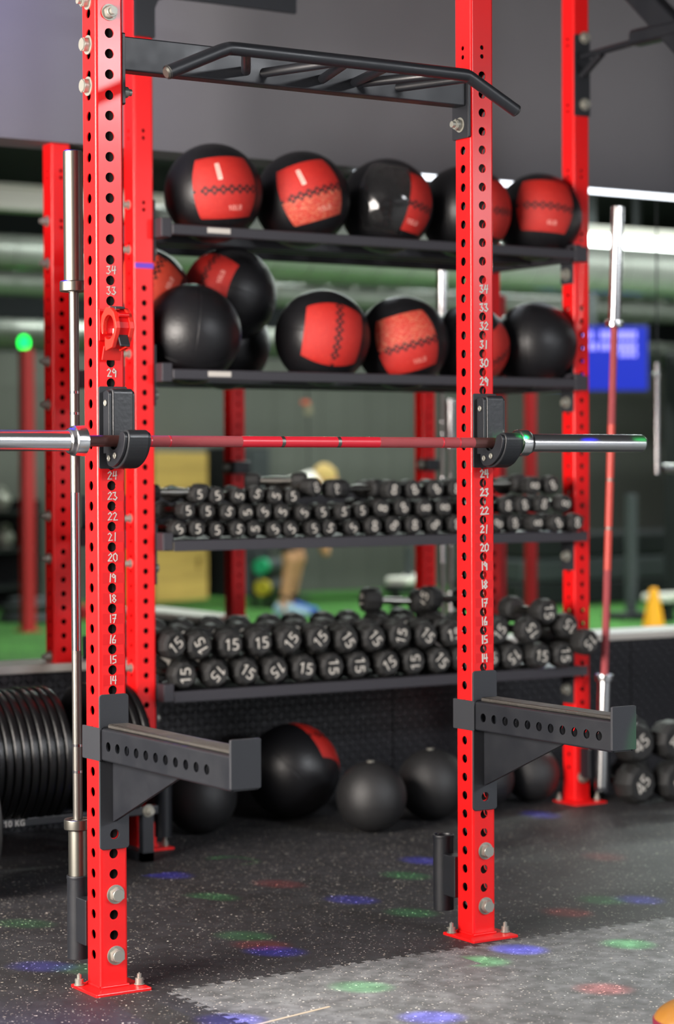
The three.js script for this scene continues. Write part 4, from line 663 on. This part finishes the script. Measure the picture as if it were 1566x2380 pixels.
  const st = thing('roller_stand', 'black stand holding the foam rollers', 'stand', [8.28, 0, -13.1], 0.5); for (const x of [-0.14, 0.14]) obj('leg', [span(x - 0.02, x + 0.02, 0, 0.5, -0.16, -0.13), span(x - 0.02, x + 0.02, 0, 0.04, -0.16, 0.12), span(x - 0.02, x + 0.02, 0.09, 0.12, -0.14, 0.1), span(x - 0.02, x + 0.02, 0.29, 0.32, -0.14, 0.1)], M.dark, t2(st));
  function t2(o) { return o; }
  const ringT = thing('resistance_wheel', 'dark ring with red bracket hanging on the far wall', 'ring', [9.2, 0.38, -14.2]); const tor = new THREE.TorusGeometry(0.085, 0.03, 12, 30); obj('ring', tor, M.dim, ringT); obj('bracket', box(0.16, 0.09, 0.05, 0, 0.14, 0, 0.01), std({ color: 0x9a3a34, roughness: 0.6 }), ringT); obj('stand', [span(-0.02, 0.02, -0.38, -0.1, -0.02, 0.02), span(-0.1, 0.1, -0.38, -0.35, -0.1, 0.1)], M.dim, ringT);
  // equipment at the far left
  const rackL = thing('storage_rack', 'dark storage rack with kettlebells at the far left of the hall', 'rack', [5.9, 0, -14.3], 0.5);
  obj('frame', [span(-1.0, -0.95, 0, 1.03, -0.25, 0.25), span(0.42, 0.47, 0, 1.03, -0.25, 0.25), span(-1, 0.47, 0, 1.03, -0.27, -0.25)], M.dark, rackL); for (const y of [0.2, 0.55, 0.9]) obj('shelf_board', span(-1, 0.47, y, y + 0.04, -0.25, 0.25), M.dark, rackL);
  const kbG = join([new THREE.SphereGeometry(0.09, 20, 14).translate(0, 0.085, 0), new THREE.TorusGeometry(0.052, 0.014, 8, 18, Math.PI).translate(0, 0.16, 0), cyl(0.06, 0.01, 0, 0.005, 0)], true);
  [[-0.75, 0.94, 'upper left'], [-0.35, 0.94, 'upper middle'], [0.15, 0.94, 'upper right'], [-0.55, 0.59, 'middle left'], [0.2, 0.59, 'middle right']].forEach(([x, y, w], i) => { const c = Math.cos(0.5), s = Math.sin(0.5), t = thing('kettlebell', `pale grey kettlebell on the far left storage rack, ${w}`, 'kettlebell', [5.9 + x * c, y, -14.3 - x * s + 0.05], 0.3, 'kettlebells on the far left rack'); meshOf('bell', kbG, i % 2 ? M.dim : M.zinc, t); });
  const chain = thing('battle_rope', 'coiled dark rope heaped on the turf at the far left', 'rope', [5.55, 0, -12.6]); for (let k = 0; k < 4; k++) { const g = new THREE.TorusGeometry(0.26 - 0.02 * k, 0.03, 8, 40); g.rotateX(Math.PI / 2 + 0.1 * Math.sin(k * 2)); g.translate(0.07 * Math.sin(k * 3), 0.035 + 0.05 * k, 0); obj('coil', g, M.dim, chain); }
  const rb2 = thing('red_step', 'low red block on the turf beside the rope coil', 'block', [6.15, 0, -12.7], 0.3); obj('block_body', box(0.4, 0.12, 0.3, 0, 0.06, 0, 0.02), std({ color: 0xa01a20, roughness: 0.6 }), rb2);
  // equipment at the right: crash mats, bench, posts, cone
  const mats = thing('crash_mat', 'long dark stack of crash mats along the right side of the hall', 'mat', [12.1, 0, -12.3], 0); for (const [i, y] of [0, 0.23, 0.46].entries()) obj('mat', box(3.8, 0.222, 1.1, (i - 1) * 0.04, y + 0.111, 0, 0.03), i === 1 ? M.dim : M.dark, mats);
  const bt = thing('flat_bench', 'dark flat bench with pale edge at the right on the turf', 'bench', [10.35, 0, -9.55], 0.1); obj('pad', box(0.9, 0.07, 0.28, 0, 0.2, 0, 0.02), M.ledge, bt); obj('frame', [span(-0.4, 0.4, 0.1, 0.16, -0.03, 0.03), span(-0.38, -0.33, 0, 0.16, -0.14, 0.14), span(0.33, 0.38, 0, 0.16, -0.14, 0.14)], M.dark, bt);
  const gp = thing('machine_column', 'dim grey upright column of a machine at the right', 'column', [9.95, 0, -9.85]); obj('column', box(0.08, 1.08, 0.08, 0, 0.54, 0, 0.01), M.dim, gp); obj('foot', box(0.4, 0.06, 0.3, 0, 0.03, 0, 0.01), M.dark, gp);
  const rbx = thing('red_step', 'low red step seen right of the front right upright', 'block', [10.75, 0, -12.7], 0.5); obj('block_body', box(0.2, 0.1, 0.16, 0, 0.05, 0, 0.01), std({ color: 0xc0201c, roughness: 0.6 }), rbx);
  const bench2 = thing('flat_bench', 'dark bench with white pads behind the heap of dumbbells', 'bench', [6.55, 0, -8.3], 0.5); obj('pad', box(0.15, 0.06, 0.18, -0.1, 0.5, 0, 0.02), M.ledge, bench2); obj('pad', box(0.1, 0.06, 0.18, 0.13, 0.51, 0, 0.02), M.ledge, bench2); obj('frame', [span(-0.24, 0.24, 0.42, 0.47, -0.06, 0.06), span(-0.2, -0.16, 0, 0.42, -0.03, 0.03), span(0.16, 0.2, 0, 0.42, -0.03, 0.03)], M.dark, bench2); obj('mast', span(0.0, 0.04, 0.47, 0.74, -0.02, 0.02), M.dim, bench2);
  const cone = thing('training_cone', 'yellow training cone on the turf beyond the ledge at right', 'cone', [8.75, 0, -8.15]); obj('cone_body', lathe([[0.095, 0.03], [0.035, 0.36], [0.03, 0.375], [0.02, 0.38], [0, 0.38]], 28), std({ color: 0xf2a416, roughness: 0.55 }), cone); obj('foot', box(0.24, 0.03, 0.24, 0, 0.015, 0, 0.01), std({ color: 0xf2a416, roughness: 0.55 }), cone);
  const gc = thing('disc_marker', 'teal green half-round marker on the turf at the right edge', 'cone', [10.2, 0, -9.35]); obj('dome', new THREE.SphereGeometry(0.13, 28, 14, 0, Math.PI * 2, 0, Math.PI / 2), std({ color: 0x17b578, roughness: 0.5 }), gc);
  const hs2 = thing('cable_handle', 'small tan and orange handle hanging in front of the far wall', 'handle', [8.03, 1.8, -12.07]); obj('grip', box(0.06, 0.1, 0.05, 0.01, 0.05, 0, 0.01), std({ color: 0x8a7f6c, roughness: 0.6 }), hs2); obj('tip', box(0.07, 0.035, 0.05, -0.02, 0.115, 0, 0.01), std({ color: 0xd8502c, roughness: 0.6 }), hs2); obj('cord', cyl(0.008, HY - 1.93, 0, (HY - 1.8 + 0.13) / 2, 0), M.dark, hs2); obj('lower_cord', cyl(0.006, 0.5, 0.01, -0.25, 0), M.dark, hs2);
  // a barbell on the far rack at the right edge, and a hung bar
  const fb = thing('barbell', 'chrome barbell end entering from the right edge, farther back', 'barbell', [5.05, 1.298, -3.5]); obj('sleeve', cyl(0.022, 0.42, -0.01, 0, 0, 'x', 24), M.chrome, fb); obj('collar', cyl(0.034, 0.03, 0.215, 0, 0, 'x', 24), M.chrome, fb); obj('shaft', cyl(0.014, 1.3, 0.87, 0, 0, 'x', 20), M.steel, fb);
  const fr2 = thing('rack_upright', 'red upright beyond the right edge that carries the farther barbell', 'rack upright', [5.6, 0, -3.5]); obj('post', tubeGeo(2.2, hs.filter((q) => q[0] < 2.15), hs.filter((q) => q[0] < 2.15)), M.red, fr2); obj('hook', [span(-0.05, 0.05, 1.2, 1.283, 0.0, 0.05)], M.black, fr2);
  const vb = thing('hanging_bar', 'slim silver bar hanging upright at the right edge', 'bar', [4.77, 1.27, -3.47]); obj('bar', cyl(0.014, 0.55, 0, 0.275, 0, 'y', 16), M.chrome, vb); obj('knob', new THREE.SphereGeometry(0.02, 16, 12).translate(0, 0.49, 0), M.chrome, vb); obj('cord', cyl(0.004, HY - 1.82, 0, (HY - 1.27 + 0.55) / 2, 0), M.dim, vb);
  // screen
  const tv = thing('television', 'wall screen with blue picture and pale text rows, right of the shelves', 'screen', [9.9, 2.04, -10.3], -0.5);
  obj('housing', box(1.0, 0.6, 0.05, 0, 0.24, -0.03, 0.008), M.dark, tv);
  const scr = canvasTex(512, 320, (c, w, h) => { c.fillStyle = '#0a1c8c'; c.fillRect(0, 0, w, h); c.fillStyle = '#9a96ff'; for (const [x0, x1, y, s] of [[150, 260, 24, 40], [290, 450, 24, 40], [60, 260, 84, 34], [290, 455, 84, 34], [380, 455, 126, 26]]) for (let x = x0; x < x1; x += 22) c.fillRect(x, y, 15, s); });
  const sm = obj('screen_display', new THREE.PlaneGeometry(0.96, 0.56).translate(0, 0.24, -0.0035), std({ color: 0x000000, emissive: 0xffffff, emissiveMap: scr, emissiveIntensity: 1.1 }), tv, true); sm.userData.label = 'glowing blue screen';
  obj('mount', span(-0.03, 0.03, 0.5, HY - 2.04, -0.07, -0.04), M.dim, tv);
  const tl = new THREE.RectAreaLight(0x2038ff, 1.2, 0.96, 0.56); tl.name = 'screen_lamp'; tl.position.set(9.9 - 0.03 * 0.48, 2.3, -10.26); tl.lookAt(9.9 - 5 * 0.48, 2.3, -10.26 + 5 * 0.88); scene.add(tl);
  const pil = thing('machine_column', 'dark machine column in front of the far wall at right', 'column', [11.6, 0, -10.9]); obj('column', box(0.5, 2.4, 0.3, 0, 1.2, 0, 0.02), M.dark, pil); obj('foot', box(0.7, 0.08, 0.5, 0, 0.04, 0, 0.01), M.dark, pil);
}

// ---------------------------------------------------------------- the person bending forward
{
  const P0 = V(7.75, 0, -12.02), ux = V(0.8444, 0, 0.5358), uz = V(-0.5358, 0, 0.8444); // the person faces along +ux (to the right)
  const bones = [ // a, b, ra, rb in (forward, up, side)
    [[-0.02, 0.92, 0.09], [0.06, 0.5, 0.1], 0.088, 0.062], [[0.06, 0.5, 0.1], [-0.01, 0.09, 0.1], 0.06, 0.038], [[-0.01, 0.1, 0.1], [0.02, 0.05, 0.1], 0.038, 0.04], [[0.0, 0.05, 0.1], [0.16, 0.03, 0.1], 0.04, 0.03],
    [[-0.02, 0.92, -0.09], [0.12, 0.51, -0.12], 0.088, 0.062], [[0.12, 0.51, -0.12], [0.05, 0.09, -0.12], 0.06, 0.038], [[0.05, 0.1, -0.12], [0.08, 0.05, -0.12], 0.038, 0.04], [[0.06, 0.05, -0.12], [0.22, 0.03, -0.12], 0.04, 0.03],
    [[-0.02, 0.95, 0.07], [-0.02, 0.95, -0.07], 0.11, 0.11], [[-0.02, 0.96, 0], [0.1, 1.1, 0], 0.115, 0.115], [[0.1, 1.1, 0], [0.24, 1.17, 0], 0.12, 0.11], [[0.24, 1.17, 0.13], [0.24, 1.17, -0.13], 0.065, 0.065], [[0.25, 1.18, 0], [0.33, 1.22, 0], 0.052, 0.05], [[0.36, 1.25, 0], [0.41, 1.2, 0], 0.092, 0.075],
    [[0.24, 1.15, 0.17], [0.28, 0.87, 0.2], 0.046, 0.038], [[0.28, 0.87, 0.2], [0.34, 0.66, 0.12], 0.036, 0.026], [[0.24, 1.15, -0.17], [0.28, 0.87, -0.2], 0.046, 0.038], [[0.28, 0.87, -0.2], [0.34, 0.66, -0.12], 0.036, 0.026],
    [[0.34, 0.66, 0.12], [0.36, 0.6, 0.1], 0.03, 0.022], [[0.34, 0.66, -0.12], [0.36, 0.6, -0.1], 0.03, 0.022],
  ];
  for (const s of [1, -1]) for (let f = 0; f < 5; f++) bones.push([[0.345 + f * 0.008, 0.615, s * (0.1 + 0.012 * (f - 2))], [0.352 + f * 0.01, 0.555 + (f === 0 ? 0.02 : Math.abs(f - 2) * 0.006), s * (0.1 + 0.014 * (f - 2))], 0.0095, 0.008]);
  const field = (list, x, y, z, k) => { let s = 0; for (const [a, b, ra, rb] of list) { const dx = b[0] - a[0], dy = b[1] - a[1], dz = b[2] - a[2], L = dx * dx + dy * dy + dz * dz || 1e-9, t = Math.max(0, Math.min(1, ((x - a[0]) * dx + (y - a[1]) * dy + (z - a[2]) * dz) / L)), d = Math.hypot(x - a[0] - t * dx, y - a[1] - t * dy, z - a[2] - t * dz) - (ra + (rb - ra) * t); s += Math.exp(-d * k); } return -Math.log(s + 1e-30) / k; };
  function skin(list, lo, hi, n, k = 60) {
    const mc = new MarchingCubes(n, new THREE.MeshStandardMaterial(), false, false, 400000); mc.isolation = 0; const size = Math.max(hi[0] - lo[0], hi[1] - lo[1], hi[2] - lo[2]) * 1.06, c = [(lo[0] + hi[0]) / 2, (lo[1] + hi[1]) / 2, (lo[2] + hi[2]) / 2];
    for (let i = 0; i < n * n * n; i++) { const x = i % n, y = Math.floor(i / n) % n, z = Math.floor(i / n / n); mc.field[i] = -field(list, c[0] + ((x - n / 2) / (n / 2)) * size / 2, c[1] + ((y - n / 2) / (n / 2)) * size / 2, c[2] + ((z - n / 2) / (n / 2)) * size / 2, k); }
    mc.update(); const m = mc.count, p = new Float32Array(m * 3), q = mc.positionArray; for (let i = 0; i < m * 3; i++) p[i] = q[i] * size / 2 + c[i % 3];
    const g = new THREE.BufferGeometry(); g.setAttribute('position', new THREE.BufferAttribute(p, 3)); g.setAttribute('normal', new THREE.BufferAttribute(mc.normalArray.slice(0, m * 3), 3)); return g;
  }
  const t = thing('person', 'person in white shirt bending forward on the turf, blond hair, blue-grey shoes', 'person', P0.toArray()); t.rotation.y = Math.atan2(-ux.z, ux.x);
  const body = meshOf('body', skin(bones, [-0.15, 0, -0.25], [0.48, 1.36, 0.25], 104), std({ color: 0xc08a66, roughness: 0.6 }), t);
  const grow = (l, d) => l.map(([a, b, ra, rb]) => [a, b, ra + d, rb + d]);
  const cut = (l, a, b) => l.map(([p, q, ra, rb]) => [p.map((v, i) => v + (q[i] - v) * a), p.map((v, i) => v + (q[i] - v) * b), ra, rb]);
  meshOf('shirt', skin([...grow(bones.slice(9, 12), 0.014), ...grow(cut([bones[14], bones[16]], 0, 0.5), 0.014)], [-0.15, 0.8, -0.28], [0.45, 1.36, 0.28], 56), std({ color: 0xe8e0da, roughness: 0.85 }), t);
  meshOf('shorts', skin([...grow(cut([bones[0], bones[4]], 0, 0.72), 0.018), ...grow([bones[8]], 0.014)], [-0.2, 0.5, -0.26], [0.3, 1.12, 0.26], 56), std({ color: 0x23262c, roughness: 0.85 }), t);
  meshOf('hair', skin([[[0.36, 1.268, 0], [0.385, 1.25, 0], 0.094, 0.085], [[0.335, 1.24, 0.03], [0.35, 1.29, -0.02], 0.05, 0.05], [[0.42, 1.285, 0.02], [0.43, 1.255, 0.0], 0.03, 0.02]], [0.2, 1.1, -0.12], [0.5, 1.4, 0.12], 40), std({ color: 0xcaa765, roughness: 0.7 }), t);
  const face = [new THREE.SphereGeometry(0.012, 10, 8).translate(0.455, 1.165, 0.03), new THREE.SphereGeometry(0.012, 10, 8).translate(0.455, 1.165, -0.03)]; obj('eyes', face, M.dark, t);
  obj('nose', new THREE.SphereGeometry(0.016, 10, 8).translate(0.468, 1.135, 0), body.material, t);
  for (const [x, z] of [[0, 0.1], [0.07, -0.12]]) { meshOf('shoe', skin([[[x - 0.05, 0.045, z], [x + 0.1, 0.045, z], 0.048, 0.045], [[x + 0.1, 0.04, z], [x + 0.2, 0.034, z], 0.045, 0.036], [[x - 0.03, 0.09, z], [x + 0.02, 0.09, z], 0.046, 0.044]], [x - 0.14, -0.02, z - 0.1], [x + 0.27, 0.17, z + 0.1], 32), std({ color: z > 0 ? 0x8fa9bd : 0x1e4fb0, roughness: 0.6 }), t); obj('sock', cyl(0.045, 0.08, x - 0.0, 0.15, z, 'y', 18), M.dark, t); }
}
renderer.render(scene, camera);
